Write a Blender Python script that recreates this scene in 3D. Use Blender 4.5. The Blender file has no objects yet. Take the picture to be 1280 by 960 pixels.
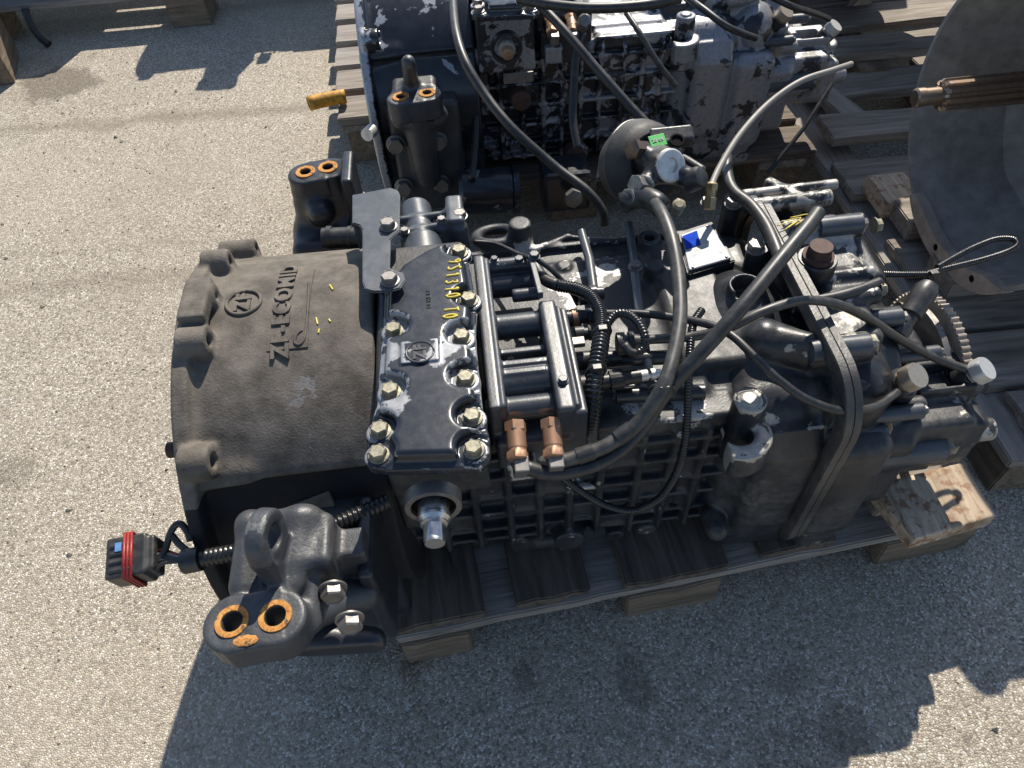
import bpy, bmesh, math, random
import numpy as np
from mathutils import Matrix, Vector, noise as mnoise
random.seed(7); rng = np.random.default_rng(7)
scn = bpy.context.scene
col = scn.collection
R = math.radians

# ---------------------------------------------------------------- camera
PITCH, ROLL, YAW, CAMH, FPX = R(50), R(4.25), R(2.6), 1.35, 935.0
fwd = Vector((math.sin(YAW)*math.cos(PITCH), math.cos(YAW)*math.cos(PITCH), -math.sin(PITCH)))
right0 = Vector((math.cos(YAW), -math.sin(YAW), 0)); up0 = right0.cross(fwd)
cright = right0*math.cos(ROLL)-up0*math.sin(ROLL); cup = up0*math.cos(ROLL)+right0*math.sin(ROLL)
CAM = Vector((0, 0, CAMH))
cd = bpy.data.cameras.new('camera'); cam = bpy.data.objects.new('camera', cd); col.objects.link(cam)
M = Matrix((cright, cup, -fwd)).transposed().to_4x4(); M.translation = CAM
cam.matrix_world = M
cd.sensor_fit = 'HORIZONTAL'; cd.sensor_width = 36; cd.lens = 36*FPX/1280; cd.clip_start = .05; cd.clip_end = 500
scn.camera = cam

# ---------------------------------------------------------------- sky and sun
SUN = Vector((.34, .90, 1.0)).normalized()
EL = math.asin(SUN.z); AZ = math.atan2(SUN.x, SUN.y)
w = bpy.data.worlds.new('World'); scn.world = w; w.use_nodes = True
nt = w.node_tree; bg = nt.nodes['Background']; bg.inputs[1].default_value = .108
sky = nt.nodes.new('ShaderNodeTexSky'); sky.sky_type = 'NISHITA'; sky.sun_disc = False
sky.sun_elevation = EL; sky.sun_rotation = AZ; sky.altitude = 100; sky.dust_density = .6
nt.links.new(sky.outputs[0], bg.inputs[0])
sl = bpy.data.lights.new('sun', 'SUN'); sl.energy = 4.9; sl.angle = R(.5); sl.color = (1, .925, .80)
so = bpy.data.objects.new('sun', sl); col.objects.link(so); so.rotation_euler = SUN.to_track_quat('Z', 'Y').to_euler(); so.location = (2, 5, 6)
vs = scn.view_settings; vs.view_transform = 'Standard'; vs.look = 'None'; vs.exposure = .60; vs.gamma = 1
scn.cycles.max_bounces = 6

# ---------------------------------------------------------------- helpers: points
def at(px, py, z=None, y=None, x=None):
    """point where the sight line through a photo position meets a real plane of the place"""
    d = fwd + cright*((px-640)/FPX) - cup*((py-480)/FPX)
    if z is not None: t = (z-CAM.z)/d.z
    elif y is not None: t = (y-CAM.y)/d.y
    else: t = (x-CAM.x)/d.x
    return CAM + d*t
V = Vector

# ---------------------------------------------------------------- helpers: solid fields -> meshes
class Vol:
    edge = .30
    def __init__(s, lo, hi, h):
        s.h = h; s.lo = np.array(lo, float)
        s.n = np.maximum(4, np.ceil((np.array(hi)-s.lo)/h).astype(int)+1)
        s.d = np.full(s.n, .05, np.float32)
    def _sl(s, lo, hi, m):
        a = np.clip(np.floor((np.array(lo)-m-s.lo)/s.h).astype(int), 0, s.n)
        b = np.clip(np.ceil((np.array(hi)+m-s.lo)/s.h).astype(int)+1, 0, s.n)
        g = [(s.lo[i]+s.h*np.arange(a[i], b[i])).astype(np.float32) for i in range(3)]
        return tuple(slice(a[i], b[i]) for i in range(3)), g[0][:, None, None], g[1][None, :, None], g[2][None, None, :]
    def op(s, f, lo, hi, k=.006, cut=False):
        sl, X, Y, Z = s._sl(lo, hi, k+3*s.h)
        D = s.d[sl]
        if D.size == 0: return s
        v = f(X, Y, Z)
        if cut: v = -v
        sg = -1 if cut else 1
        a, b = D*sg, v*sg
        h = np.clip(.5+.5*(b-a)/k, 0, 1)     # weight of a
        r = b*(1-h)+a*h-k*h*(1-h)
        s.d[sl] = r*sg
        return s
    def box(s, c, half, r=.004, k=.006, cut=False, rot=None):
        c = np.array(c, float); hf = np.array(half, float)
        if rot is not None:
            Rm = np.array(rot.to_3x3()); ext = np.abs(Rm) @ hf
        else: ext = hf
        def f(X, Y, Z):
            X = X-c[0]; Y = Y-c[1]; Z = Z-c[2]
            if rot is not None:
                X, Y, Z = (Rm[0,0]*X+Rm[1,0]*Y+Rm[2,0]*Z), (Rm[0,1]*X+Rm[1,1]*Y+Rm[2,1]*Z), (Rm[0,2]*X+Rm[1,2]*Y+Rm[2,2]*Z)
            qx, qy, qz = np.abs(X)-hf[0]+r, np.abs(Y)-hf[1]+r, np.abs(Z)-hf[2]+r
            o = np.sqrt(np.maximum(qx,0)**2+np.maximum(qy,0)**2+np.maximum(qz,0)**2)
            return o+np.minimum(np.maximum(qx, np.maximum(qy, qz)), 0)-r
        return s.op(f, c-ext, c+ext, k, cut)
    def cyl(s, a, b, r1, r2=None, r=.002, k=.006, cut=False):
        a = np.array(a, float); b = np.array(b, float); r2 = r1 if r2 is None else r2
        L = np.linalg.norm(b-a); u = (b-a)/L; rm = max(r1, r2)
        def f(X, Y, Z):
            X = X-a[0]; Y = Y-a[1]; Z = Z-a[2]
            t = X*u[0]+Y*u[1]+Z*u[2]
            rad = np.sqrt(np.maximum(X*X+Y*Y+Z*Z-t*t, 0))
            q1 = rad-(r1+(r2-r1)*np.clip(t/L, 0, 1))+r; q2 = np.abs(t-L/2)-L/2+r
            return np.minimum(np.maximum(q1, q2), 0)+np.sqrt(np.maximum(q1,0)**2+np.maximum(q2,0)**2)-r
        return s.op(f, np.minimum(a, b)-rm, np.maximum(a, b)+rm, k, cut)
    def cap(s, a, b, r1, r2=None, k=.006, cut=False):
        a = np.array(a, float); b = np.array(b, float); r2 = r1 if r2 is None else r2
        d = b-a; dd = max(d@d, 1e-9); rm = max(r1, r2)
        def f(X, Y, Z):
            X = X-a[0]; Y = Y-a[1]; Z = Z-a[2]
            t = np.clip((X*d[0]+Y*d[1]+Z*d[2])/dd, 0, 1)
            return np.sqrt((X-t*d[0])**2+(Y-t*d[1])**2+(Z-t*d[2])**2)-(r1+(r2-r1)*t)
        return s.op(f, np.minimum(a, b)-rm, np.maximum(a, b)+rm, k, cut)
    def ball(s, c, r, k=.006, cut=False): return s.cap(c, np.array(c)+1e-4, r, k=k, cut=cut)
    def ring(s, c, ax, R_, r_, k=.004, cut=False, sq=1.0):
        c = np.array(c, float); u = np.array(ax, float); u /= np.linalg.norm(u)
        def f(X, Y, Z):
            X = X-c[0]; Y = Y-c[1]; Z = Z-c[2]
            t = X*u[0]+Y*u[1]+Z*u[2]
            rad = np.sqrt(np.maximum(X*X+Y*Y+Z*Z-t*t, 0))-R_
            return np.sqrt(rad**2+(t/sq)**2)-r_
        m = R_+r_*max(1, sq)
        return s.op(f, c-m, c+m, k, cut)
    def prism(s, poly, ax, lo, hi, r=.003, k=.006, cut=False):
        P = np.array(poly, float); i, j = [(1, 2), (0, 2), (0, 1)][ax]
        def f(*G):
            A, B, C = G[i], G[j], G[ax]
            d = None; sg = None; n = len(P)
            for q in range(n):
                v, w_ = P[q], P[q-1]; e = w_-v
                wx, wy = A-v[0], B-v[1]
                t = np.clip((wx*e[0]+wy*e[1])/(e@e), 0, 1)
                dd = (wx-e[0]*t)**2+(wy-e[1]*t)**2
                d = dd if d is None else np.minimum(d, dd)
                c1 = B >= v[1]; c2 = B < w_[1]; c3 = e[0]*wy > e[1]*wx
                fl = (c1 & c2 & c3) | (~c1 & ~c2 & ~c3)
                sg = fl if sg is None else sg ^ fl
            d2 = np.where(sg, -1, 1)*np.sqrt(d)+r
            q2 = np.abs(C-(lo+hi)/2)-(hi-lo)/2+r
            return np.minimum(np.maximum(d2, q2), 0)+np.sqrt(np.maximum(d2,0)**2+np.maximum(q2,0)**2)-r
        l = np.zeros(3); h_ = np.zeros(3)
        l[i], l[j], l[ax] = P[:,0].min(), P[:,1].min(), lo; h_[i], h_[j], h_[ax] = P[:,0].max(), P[:,1].max(), hi
        return s.op(f, l, h_, k, cut)
    def mesh(s, name, wear=None, wf=None, ff=None):
        d = s.d; h = s.h
        for ax in range(3):      # close at the border
            for e in (0, -1):
                sl = [slice(None)]*3; sl[ax] = e; d[tuple(sl)] = np.maximum(d[tuple(sl)], .001)
        ins = d < 0
        nx, ny, nz = d.shape
        cnt = np.zeros((nx-1, ny-1, nz-1), np.int8)
        for a in (0,1):
            for b in (0,1):
                for c in (0,1): cnt += ins[a:nx-1+a, b:ny-1+b, c:nz-1+c]
        act = (cnt > 0) & (cnt < 8)
        I, J, K = np.nonzero(act); N = len(I)
        idx = np.full(act.shape, -1, np.int32); idx[I, J, K] = np.arange(N)
        pos = np.zeros((N, 3)); num = np.zeros(N)
        cs = [(a,b,c) for a in (0,1) for b in (0,1) for c in (0,1)]
        for p in cs:
            for ax in range(3):
                if p[ax]: continue
                q = list(p); q[ax] = 1
                d0 = d[I+p[0], J+p[1], K+p[2]]; d1 = d[I+q[0], J+q[1], K+q[2]]
                m = (d0 < 0) != (d1 < 0)
                t = np.where(m, d0/np.where(m, d0-d1, 1), 0)
                for c in range(3):
                    pos[:, c] += np.where(m, p[c]+(t if c == ax else 0), 0)
                num += m
        pos = pos/num[:, None]+np.stack([I, J, K], 1)
        pos = pos*h+s.lo
        quads = []
        for ax in range(3):
            o1, o2 = [(1,2),(2,0),(0,1)][ax]
            sl0 = [slice(1, -1)]*3; sl0[ax] = slice(0, -1); sl1 = [slice(1, -1)]*3; sl1[ax] = slice(1, None)
            A, B = ins[tuple(sl0)], ins[tuple(sl1)]
            for flip in (0, 1):
                m = (A & ~B) if flip == 0 else (~A & B)
                i3 = np.stack(np.nonzero(m), 1)
                i3 = i3+np.array([0 if c == ax else 1 for c in range(3)])
                e1 = np.zeros(3, int); e1[o1] = 1; e2 = np.zeros(3, int); e2[o2] = 1
                f = [idx[tuple((i3-o).T)] for o in (e1*0, e1, e1+e2, e2)]
                q = np.stack(f, 1)
                quads.append(q if flip == 0 else q[:, ::-1])
        Q = np.concatenate(quads)
        me = bpy.data.meshes.new(name)
        me.vertices.add(N); me.vertices.foreach_set('co', pos.ravel().astype(np.float32))
        me.loops.add(len(Q)*4); me.loops.foreach_set('vertex_index', Q.ravel().astype(np.int32))
        me.polygons.add(len(Q)); me.polygons.foreach_set('loop_start', np.arange(0, len(Q)*4, 4, dtype=np.int32))
        me.polygons.foreach_set('use_smooth', np.ones(len(Q), bool))
        me.update(calc_edges=True)
        if wear is not None:
            q = np.clip(np.rint((pos-s.lo)/h).astype(int), 2, np.array(d.shape)-3); a_, b_, c_ = q.T; L2 = 2
            lap = (d[a_+L2,b_,c_]+d[a_-L2,b_,c_]+d[a_,b_+L2,c_]+d[a_,b_-L2,c_]+d[a_,b_,c_+L2]+d[a_,b_,c_-L2]-6*d[a_,b_,c_])/(L2*h)**2
            ew = np.clip((lap-60)/200, 0, 1)*s.edge
            wv = np.zeros(N)
            for (c, r_, st) in wear:
                dd = np.linalg.norm(pos-np.array(c), axis=1)
                wv = np.maximum(wv, st*np.clip(1.0-dd/r_, 0, 1)*1.0)
            wv = np.clip(wv+ew, 0, 1)
            if wf is not None: wv = np.maximum(wv, wf(pos[:,0], pos[:,1], pos[:,2]))
            if ff is not None:
                a = me.attributes.new('flank', 'FLOAT', 'POINT'); a.data.foreach_set('value', ff(pos[:,0], pos[:,1], pos[:,2]).astype(np.float32))
            a = me.attributes.new('wear', 'FLOAT', 'POINT'); a.data.foreach_set('value', wv.astype(np.float32))
        return me

# ---------------------------------------------------------------- helpers: light meshes
def mesh_from(name, verts, faces, smooth=True):
    me = bpy.data.meshes.new(name); me.from_pydata([tuple(v) for v in verts], [], faces); me.update()
    if smooth: me.polygons.foreach_set('use_smooth', [True]*len(me.polygons))
    return me
def smooth_pts(pts, n=10):
    P = [V(p) for p in pts]; P = [P[0]*2-P[1]]+P+[P[-1]*2-P[-2]]; out = []
    for i in range(1, len(P)-2):
        a, b, c, d = P[i-1:i+3]
        for k in range(n):
            t = k/n
            out.append(.5*((2*b)+(c-a)*t+(2*a-5*b+4*c-d)*t*t+(3*b-a-3*c+d)*t**3))
    out.append(P[-2]); return out
def resample(P, step):
    out = [P[0]]; acc = 0
    for a, b in zip(P[:-1], P[1:]):
        L = (b-a).length
        if L < 1e-9: continue
        pos = step-acc
        while pos <= L:
            out.append(a+(b-a)*(pos/L)); pos += step
        acc = L-(pos-step)
    if (out[-1]-P[-1]).length > step*.3: out.append(P[-1])
    return out
def tube(name, pts, r, ribbed=0, sides=12, sm=True, r_end=None, hollow=False):
    P = smooth_pts(pts) if sm and len(pts) > 2 else [V(p) for p in pts]
    if ribbed: P = resample(P, ribbed/4)
    elif sm and len(pts) > 2: P = resample(P, max(r*.8, .004))
    t0 = (P[1]-P[0]).normalized(); n = t0.orthogonal().normalized()
    vs_, fs = [], []; prof = [1.0, 1.0, .82, .82]
    for i, p in enumerate(P):
        t = (P[min(i+1, len(P)-1)]-P[max(i-1, 0)]).normalized()
        n = (n-t*n.dot(t)).normalized(); b = t.cross(n)
        rr = r if r_end is None else r+(r_end-r)*i/(len(P)-1)
        if ribbed: rr *= prof[i % 4]
        for s in range(sides):
            a = 2*math.pi*s/sides; vs_.append(p+(n*math.cos(a)+b*math.sin(a))*rr)
        if i:
            o = (i-1)*sides
            for s in range(sides):
                s2 = (s+1) % sides; fs.append((o+s, o+s2, o+sides+s2, o+sides+s))
    m = len(P)-1
    if hollow:
        for end, idx in ((0, 0), (1, m)):
            base = idx*sides; c = P[idx]; t = (P[0]-P[1]).normalized() if end == 0 else (P[-1]-P[-2]).normalized()
            o = len(vs_)
            for s in range(sides): vs_.append(c+(vs_[base+s]-c)*.62)
            o2 = len(vs_)
            for s in range(sides): vs_.append(c+(vs_[base+s]-c)*.6-t*r*2)
            for s in range(sides):
                s2 = (s+1) % sides
                q1 = (base+s, o+s, o+s2, base+s2); q2 = (o+s, o2+s, o2+s2, o+s2)
                fs += [q1, q2] if end == 0 else [q1[::-1], q2[::-1]]
            fs.append(tuple(range(o2, o2+sides)) if end == 0 else tuple(range(o2+sides-1, o2-1, -1)))
    else:
        fs.append(tuple(range(sides-1, -1, -1))); fs.append(tuple(range(m*sides, m*sides+sides)))
    me = mesh_from(name, vs_, fs)
    if not ribbed and len(P) < 4: sharp(me)
    return me
def sharp(me, ang=38):
    me.update()
    bm = bmesh.new(); bm.from_mesh(me)
    bmesh.ops.recalc_face_normals(bm, faces=bm.faces)
    for e in bm.edges:
        if len(e.link_faces) == 2 and e.calc_face_angle(0) > R(ang): e.smooth = False
    bm.to_mesh(me); bm.free()
def lathe(name, prof, n=24, hexa=None):
    """prof: (r, z) pairs from bottom to top, about z; hexa: set of indices of the profile that are hexagonal"""
    vs_, fs = [], []
    for i, (r, z) in enumerate(prof):
        for s in range(n):
            a = 2*math.pi*s/n; rr = r
            if hexa and i in hexa:
                am = (a+math.pi/6) % (math.pi/3)-math.pi/6; rr = r*math.cos(math.pi/6)/math.cos(am)
            vs_.append((rr*math.cos(a), rr*math.sin(a), z))
        if i:
            o = (i-1)*n
            for s in range(n):
                s2 = (s+1) % n; fs.append((o+s, o+s2, o+n+s2, o+n+s))
    fs.append(tuple(range(n-1, -1, -1))); fs.append(tuple(range((len(prof)-1)*n, len(prof)*n)))
    me = mesh_from(name, vs_, fs); sharp(me, 30); return me
def annulus(name, r0, r1, z0, z1, n=28):
    vs_, fs = [], []
    for s in range(n):
        a = 2*math.pi*s/n; c, q = math.cos(a), math.sin(a)
        vs_ += [(r0*c, r0*q, z0), (r1*c, r1*q, z0), (r1*.985*c, r1*.985*q, z1), (r0*c, r0*q, z1)]
        o, o2 = s*4, ((s+1) % n)*4
        for k in range(4): fs.append((o+k, o2+k, o2+(k+1) % 4, o+(k+1) % 4))
    me = mesh_from(name, vs_, fs); sharp(me, 30); return me
def join(name, meshes, mats=None):
    bm = bmesh.new()
    for me, mx in meshes:
        t = me.copy()
        if mx is not None: t.transform(mx)
        bm.from_mesh(t); bpy.data.meshes.remove(t)
    me = bpy.data.meshes.new(name); bm.to_mesh(me); bm.free(); return me
def dirm(p, d, roll=0):
    """matrix: local z along d, origin p"""
    m = V(d).normalized().to_track_quat('Z', 'Y').to_matrix().to_4x4() @ Matrix.Rotation(roll, 4, 'Z'); m.translation = V(p); return m
def boxm(name, half, bev=.002, seg=2):
    bm = bmesh.new(); bmesh.ops.create_cube(bm, size=2); bmesh.ops.scale(bm, vec=half, verts=bm.verts)
    if bev: bmesh.ops.bevel(bm, geom=list(bm.edges), offset=bev, segments=seg, affect='EDGES', profile=.6)
    me = bpy.data.meshes.new(name); bm.to_mesh(me); bm.free(); return me
def plate(name, poly, thick, bev=.0015):
    """poly: 3-D points of the top face (counter-clockwise from above), extruded down"""
    bm = bmesh.new(); f = bm.faces.new([bm.verts.new(p) for p in poly])
    r = bmesh.ops.extrude_face_region(bm, geom=[f]); vv = [g for g in r['geom'] if isinstance(g, bmesh.types.BMVert)]
    bmesh.ops.translate(bm, verts=vv, vec=(0, 0, -thick)); bmesh.ops.recalc_face_normals(bm, faces=bm.faces)
    if bev: bmesh.ops.bevel(bm, geom=list(bm.edges), offset=bev, segments=2, affect='EDGES')
    me = bpy.data.meshes.new(name); bm.to_mesh(me); bm.free(); return me
def text_mesh(name, s, size, depth, bold=0):
    cu = bpy.data.curves.new(name, 'FONT'); cu.body = s; cu.size = size; cu.extrude = depth; cu.align_x = 'CENTER'; cu.align_y = 'CENTER'; cu.offset = bold
    cu.resolution_u = 3; cu.space_character = 1.10
    o = bpy.data.objects.new(name, cu); col.objects.link(o)
    dg = bpy.context.evaluated_depsgraph_get(); me = bpy.data.meshes.new_from_object(o.evaluated_get(dg))
    bpy.data.objects.remove(o); me.name = name; return me

# ---------------------------------------------------------------- helpers: objects
def place(name, me, mat, parent=None, mx=None, label=None):
    """a mesh given in place coordinates (or moved there by mx), linked under its thing"""
    o = bpy.data.objects.new(name, me); col.objects.link(o)
    if mat is not None and len(me.materials) == 0: me.materials.append(mat)
    elif mat is not None and me.materials[0] != mat:
        o.material_slots[0].link = 'OBJECT'; o.material_slots[0].material = mat
    m = mx.copy() if mx is not None else Matrix.Identity(4)
    if parent is not None:
        o.parent = parent; m = WORLD[parent.name].inverted() @ m
    o.matrix_basis = m
    WORLD[o.name] = (mx.copy() if mx is not None else Matrix.Identity(4))
    if label: o['label'] = label
    return o
WORLD = {}
def thing(name, label, cat, loc, group=None):
    o = bpy.data.objects.new(name, None); col.objects.link(o); o.location = loc; o.empty_display_size = .05
    o['label'] = label; o['category'] = cat
    if group: o['group'] = group
    WORLD[o.name] = Matrix.Translation(V(loc)); return o
def tagm(o, label, cat, group=None):
    o['label'] = label; o['category'] = cat
    if group: o['group'] = group
    return o

# ---------------------------------------------------------------- materials
def rgb(r, g, b):
    f = lambda c: ((c/255+.055)/1.055)**2.4 if c > 10 else c/255/12.92
    return (f(r), f(g), f(b), 1)
class N:
    def __init__(s, name):
        s.m = bpy.data.materials.new(name); s.m.use_nodes = True; s.t = s.m.node_tree; s.b = s.t.nodes['Principled BSDF']
        s.tc = s.t.nodes.new('ShaderNodeTexCoord'); s.co = s.tc.outputs['Object']
    def new(s, k, **a):
        n = s.t.nodes.new(k)
        for q, v in a.items(): setattr(n, q, v)
        return n
    def ln(s, a, b): s.t.links.new(a, b)
    def noise(s, sc, det=4, rough=.6, co=None, dist=0):
        n = s.new('ShaderNodeTexNoise'); n.inputs['Scale'].default_value = sc; n.inputs['Detail'].default_value = det
        n.inputs['Roughness'].default_value = rough; n.inputs['Distortion'].default_value = dist
        s.ln(co or s.co, n.inputs['Vector']); return n.outputs['Fac']
    def scaled(s, v, co=None):
        n = s.new('ShaderNodeMapping'); n.inputs['Scale'].default_value = v; s.ln(co or s.co, n.inputs['Vector']); return n.outputs[0]
    def ramp(s, f, p0, p1, c0=(0,0,0,1), c1=(1,1,1,1)):
        n = s.new('ShaderNodeValToRGB'); e = n.color_ramp.elements; e[0].position = p0; e[1].position = p1; e[0].color = c0; e[1].color = c1
        s.ln(f, n.inputs[0]); return n.outputs[0]
    def mix(s, f, a, b):
        n = s.new('ShaderNodeMix', data_type='RGBA')
        if isinstance(f, float): n.inputs[0].default_value = f
        else: s.ln(f, n.inputs[0])
        for k, v in ((6, a), (7, b)):
            if isinstance(v, tuple): n.inputs[k].default_value = v
            else: s.ln(v, n.inputs[k])
        return n.outputs[2]
    def math(s, op, a, b=0.0, clamp=False):
        n = s.new('ShaderNodeMath', operation=op, use_clamp=clamp)
        for k, v in ((0, a), (1, b)):
            if isinstance(v, (int, float)): n.inputs[k].default_value = v
            else: s.ln(v, n.inputs[k])
        return n.outputs[0]
    def bump(s, h, st, dist=.001, prev=None):
        n = s.new('ShaderNodeBump'); n.inputs['Strength'].default_value = st; n.inputs['Distance'].default_value = dist
        s.ln(h, n.inputs['Height'])
        if prev is not None: s.ln(prev, n.inputs['Normal'])
        s.ln(n.outputs[0], s.b.inputs['Normal']); return n.outputs[0]
    def set(s, **k):
        for q, v in k.items():
            i = s.b.inputs[q.replace('_', ' ')]
            if isinstance(v, (int, float, tuple)): i.default_value = v
            else: s.ln(v, i)
def g(v, r=1, b=1): return (v*r, v, v*b, 1)

def paint(name, base=(.016,.018,.022,1), rough=.38, dust=.4, dustc=(.16,.145,.125,1), chips=.0, wear=True, grain=.25, chipc=(.42,.42,.41,1), gscale=260, mott=.35, flank=False, edgex=None, wgain=1.0):
    n = N(name)
    big = n.noise(9, 5, .62); fine = n.noise(70, 4, .7)
    mot = n.ramp(n.noise(28, 4, .6), .35, .7)
    c = n.mix(mot, base, tuple(min(1, x*(1+mott*2)+.004*mott) for x in base[:3])+(1,))
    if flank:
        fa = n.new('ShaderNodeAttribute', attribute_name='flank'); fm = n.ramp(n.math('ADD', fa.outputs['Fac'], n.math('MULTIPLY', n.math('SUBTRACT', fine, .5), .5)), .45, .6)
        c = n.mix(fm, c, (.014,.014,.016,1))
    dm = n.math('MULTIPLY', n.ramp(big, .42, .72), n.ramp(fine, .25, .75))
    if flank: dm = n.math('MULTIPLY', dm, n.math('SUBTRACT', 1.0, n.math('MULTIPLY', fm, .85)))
    dm = n.math('MULTIPLY', dm, dust)
    c = n.mix(dm, c, dustc)
    ro = n.math('ADD', n.math('MULTIPLY', dm, .45), n.math('ADD', n.math('MULTIPLY', fine, .16), rough-.08), True)
    # scraped or flaked paint
    if wear:
        at_ = n.new('ShaderNodeAttribute', attribute_name='wear'); wv = at_.outputs['Fac']
        wv = n.math('MULTIPLY', wv, wgain) if wgain != 1 else wv
        if edgex is not None:
            xs = n.new('ShaderNodeSeparateXYZ'); n.ln(n.co, xs.inputs[0])
            wv = n.math('MAXIMUM', wv, n.ramp(xs.outputs[0] if edgex is None else n.math('SUBTRACT', 0.0, xs.outputs[0]), -edgex-.006, -edgex+.012, (0,0,0,1), (.62,.62,.62,1)))
        e = n.math('ADD', wv, n.math('MULTIPLY', n.math('SUBTRACT', n.noise(38, 6, .68), .5), 1.15))
        wm = n.ramp(e, .44, .50)
    else: wm = None
    if chips > 0:
        cm = n.ramp(n.noise(15, 8, .62, dist=.4), .64-chips*.25, .66-chips*.25)
        wm = cm if wm is None else n.math('MAXIMUM', wm, cm)
    if wm is not None:
        cc = n.mix(n.ramp(n.noise(120, 3), .3, .7), chipc, tuple(x*.72 for x in chipc[:3])+(1,))
        c = n.mix(wm, c, cc)
        ro = n.math('ADD', n.math('MULTIPLY', wm, .08), ro, True)
        n.set(Metallic=n.math('MULTIPLY', wm, .35))
    n.set(Base_Color=c, Roughness=ro)
    h = n.math('ADD', n.noise(gscale, 3, .6), n.math('MULTIPLY', n.noise(45, 3), .8))
    if wm is not None: h = n.math('SUBTRACT', h, n.math('MULTIPLY', wm, .5))
    n.bump(h, grain, .0016)
    return n.m
def metal(name, c, rough=.35, met=1.0, dirt=.3, dirtc=(.05,.04,.03,1), grain=.1):
    n = N(name); f = n.noise(90, 5, .65)
    d = n.math('MULTIPLY', n.ramp(f, .4, .72), dirt)
    n.set(Base_Color=n.mix(d, c, dirtc), Roughness=n.math('ADD', n.math('MULTIPLY', f, .25), rough-.1, True), Metallic=n.math('SUBTRACT', met, n.math('MULTIPLY', d, met*.7)))
    n.bump(n.noise(300, 2), grain, .0006); return n.m
def rubber(name, base=(.014,.014,.015,1), rough=.42, dust=.25):
    n = N(name); f = n.noise(60, 4, .65)
    d = n.math('MULTIPLY', n.ramp(f, .42, .75), dust)
    n.set(Base_Color=n.mix(d, base, (.13,.12,.11,1)), Roughness=n.math('ADD', n.math('MULTIPLY', f, .25), rough-.1)); n.bump(n.noise(200, 3), .08, .001); return n.m
def flat(name, c, rough=.5, met=0, var=.25):
    n = N(name); f = n.noise(80, 4)
    n.b.inputs['Specular IOR Level'].default_value = .5 if max(c[:3]) > .01 else .05
    n.set(Base_Color=n.mix(n.ramp(f, .38, .66), c, tuple(x*(1-var) for x in c[:3])+(1,)), Roughness=rough, Metallic=float(met)); n.bump(n.noise(160, 3), .1, .001); return n.m
def wood(name, c0, c1, axis, crack=1.0, blotch=None, bscale=12):
    n = N(name); sc = [42, 42, 42]; sc[axis] = 3.0
    co = n.scaled(sc); co2 = n.scaled([s*.33 if i != axis else 2.2 for i, s in enumerate(sc)])
    a = n.noise(1.6, 6, .62, co, .5); b = n.noise(1.0, 4, .55, co2, .6); f = n.noise(7, 3, .6, co)
    c = n.mix(n.ramp(a, .32, .68), c0, c1)
    c = n.mix(n.math('MULTIPLY', n.ramp(b, .5, .62), .35), c, tuple(x*.5 for x in c0[:3])+(1,))
    ck = n.ramp(a, .29, .345, (1,1,1,1), (0,0,0,1))
    c = n.mix(n.math('MULTIPLY', ck, .75*crack), c, (.012,.010,.008,1))
    if blotch: c = n.mix(n.ramp(n.noise(bscale, 4, .6), .52, .62), c, blotch)
    n.set(Base_Color=c, Roughness=.82)
    h = n.math('SUBTRACT', n.math('ADD', a, n.math('MULTIPLY', f, .35)), n.math('MULTIPLY', ck, .9))
    n.bump(h, .8, .003); return n.m

MAT = {}
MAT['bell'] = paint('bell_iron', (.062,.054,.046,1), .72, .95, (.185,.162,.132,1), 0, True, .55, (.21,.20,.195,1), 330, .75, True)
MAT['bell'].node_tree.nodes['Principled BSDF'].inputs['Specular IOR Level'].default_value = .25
MAT['case'] = paint('case_paint', (.016,.017,.020,1), .44, .6, (.15,.14,.125,1), .0, True, .3, (.44,.43,.41,1))
MAT['cover'] = paint('cover_paint', (.010,.0125,.018,1), .25, .10, (.10,.10,.11,1), 0, True, .04, (.27,.275,.29,1), 300, .25)
MAT['range'] = paint('range_paint', (.013,.014,.017,1), .34, .6, (.19,.18,.165,1), .0, True, .22, (.37,.35,.315,1))
MAT['black'] = paint('black_paint', (.013,.014,.017,1), .33, .25, (.10,.10,.10,1), 0, False, .12)
MAT['bracket'] = paint('bracket_paint', (.030,.032,.036,1), .42, .35, (.12,.115,.105,1), 0, True, .35, (.16,.16,.16,1), 240)
MAT['plate'] = paint('plate_paint', (.040,.046,.056,1), .36, .5, (.12,.125,.135,1), 0, False, .06, mott=.2)
MAT['valve'] = paint('valve_paint', (.024,.027,.033,1), .36, .35, (.12,.12,.12,1), .05, False, .12)
MAT['peeled'] = paint('flaking_paint', (.010,.011,.014,1), .30, .35, (.12,.115,.11,1), .44, True, .3, (.33,.33,.345,1), wgain=1.35)
MAT['bare'] = paint('bare_casting', (.010,.011,.014,1), .34, .35, (.12,.115,.11,1), .80, True, .3, (.27,.27,.285,1), wgain=1.35)
for k_, v_ in (('range', .35), ('case', .35)): MAT[k_].node_tree.nodes['Principled BSDF'].inputs['Specular IOR Level'].default_value = v_
MAT['gloss'] = paint('gloss_paint', (.012,.014,.018,1), .20, .25, (.10,.10,.10,1), .06, True, .05, (.38,.39,.42,1), edgex=-.388)
MAT['rubber'] = rubber('rubber_hose')
MAT['hose_grey'] = rubber('dusty_hose', (.030,.029,.028,1), .42, .5)
MAT['conduit'] = rubber('conduit_plastic', (.010,.010,.011,1), .26, .12)
MAT['tan_hose'] = rubber('faded_hose', (.22,.20,.175,1), .5, .3)
MAT['zinc'] = metal('yellow_zinc', (.27,.25,.18,1), .55, .45, .85, (.07,.06,.045,1))
MAT['steel'] = metal('bright_steel', (.50,.50,.50,1), .28, 1.0, .3)
MAT['dullsteel'] = metal('dull_steel', (.22,.21,.20,1), .46, .75, .55)
MAT['brass'] = metal('copper_brass', (.36,.205,.125,1), .46, .6, .5)
MAT['rust'] = flat('orange_rust', (.50,.21,.045,1), .9, 0, .72)
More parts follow.
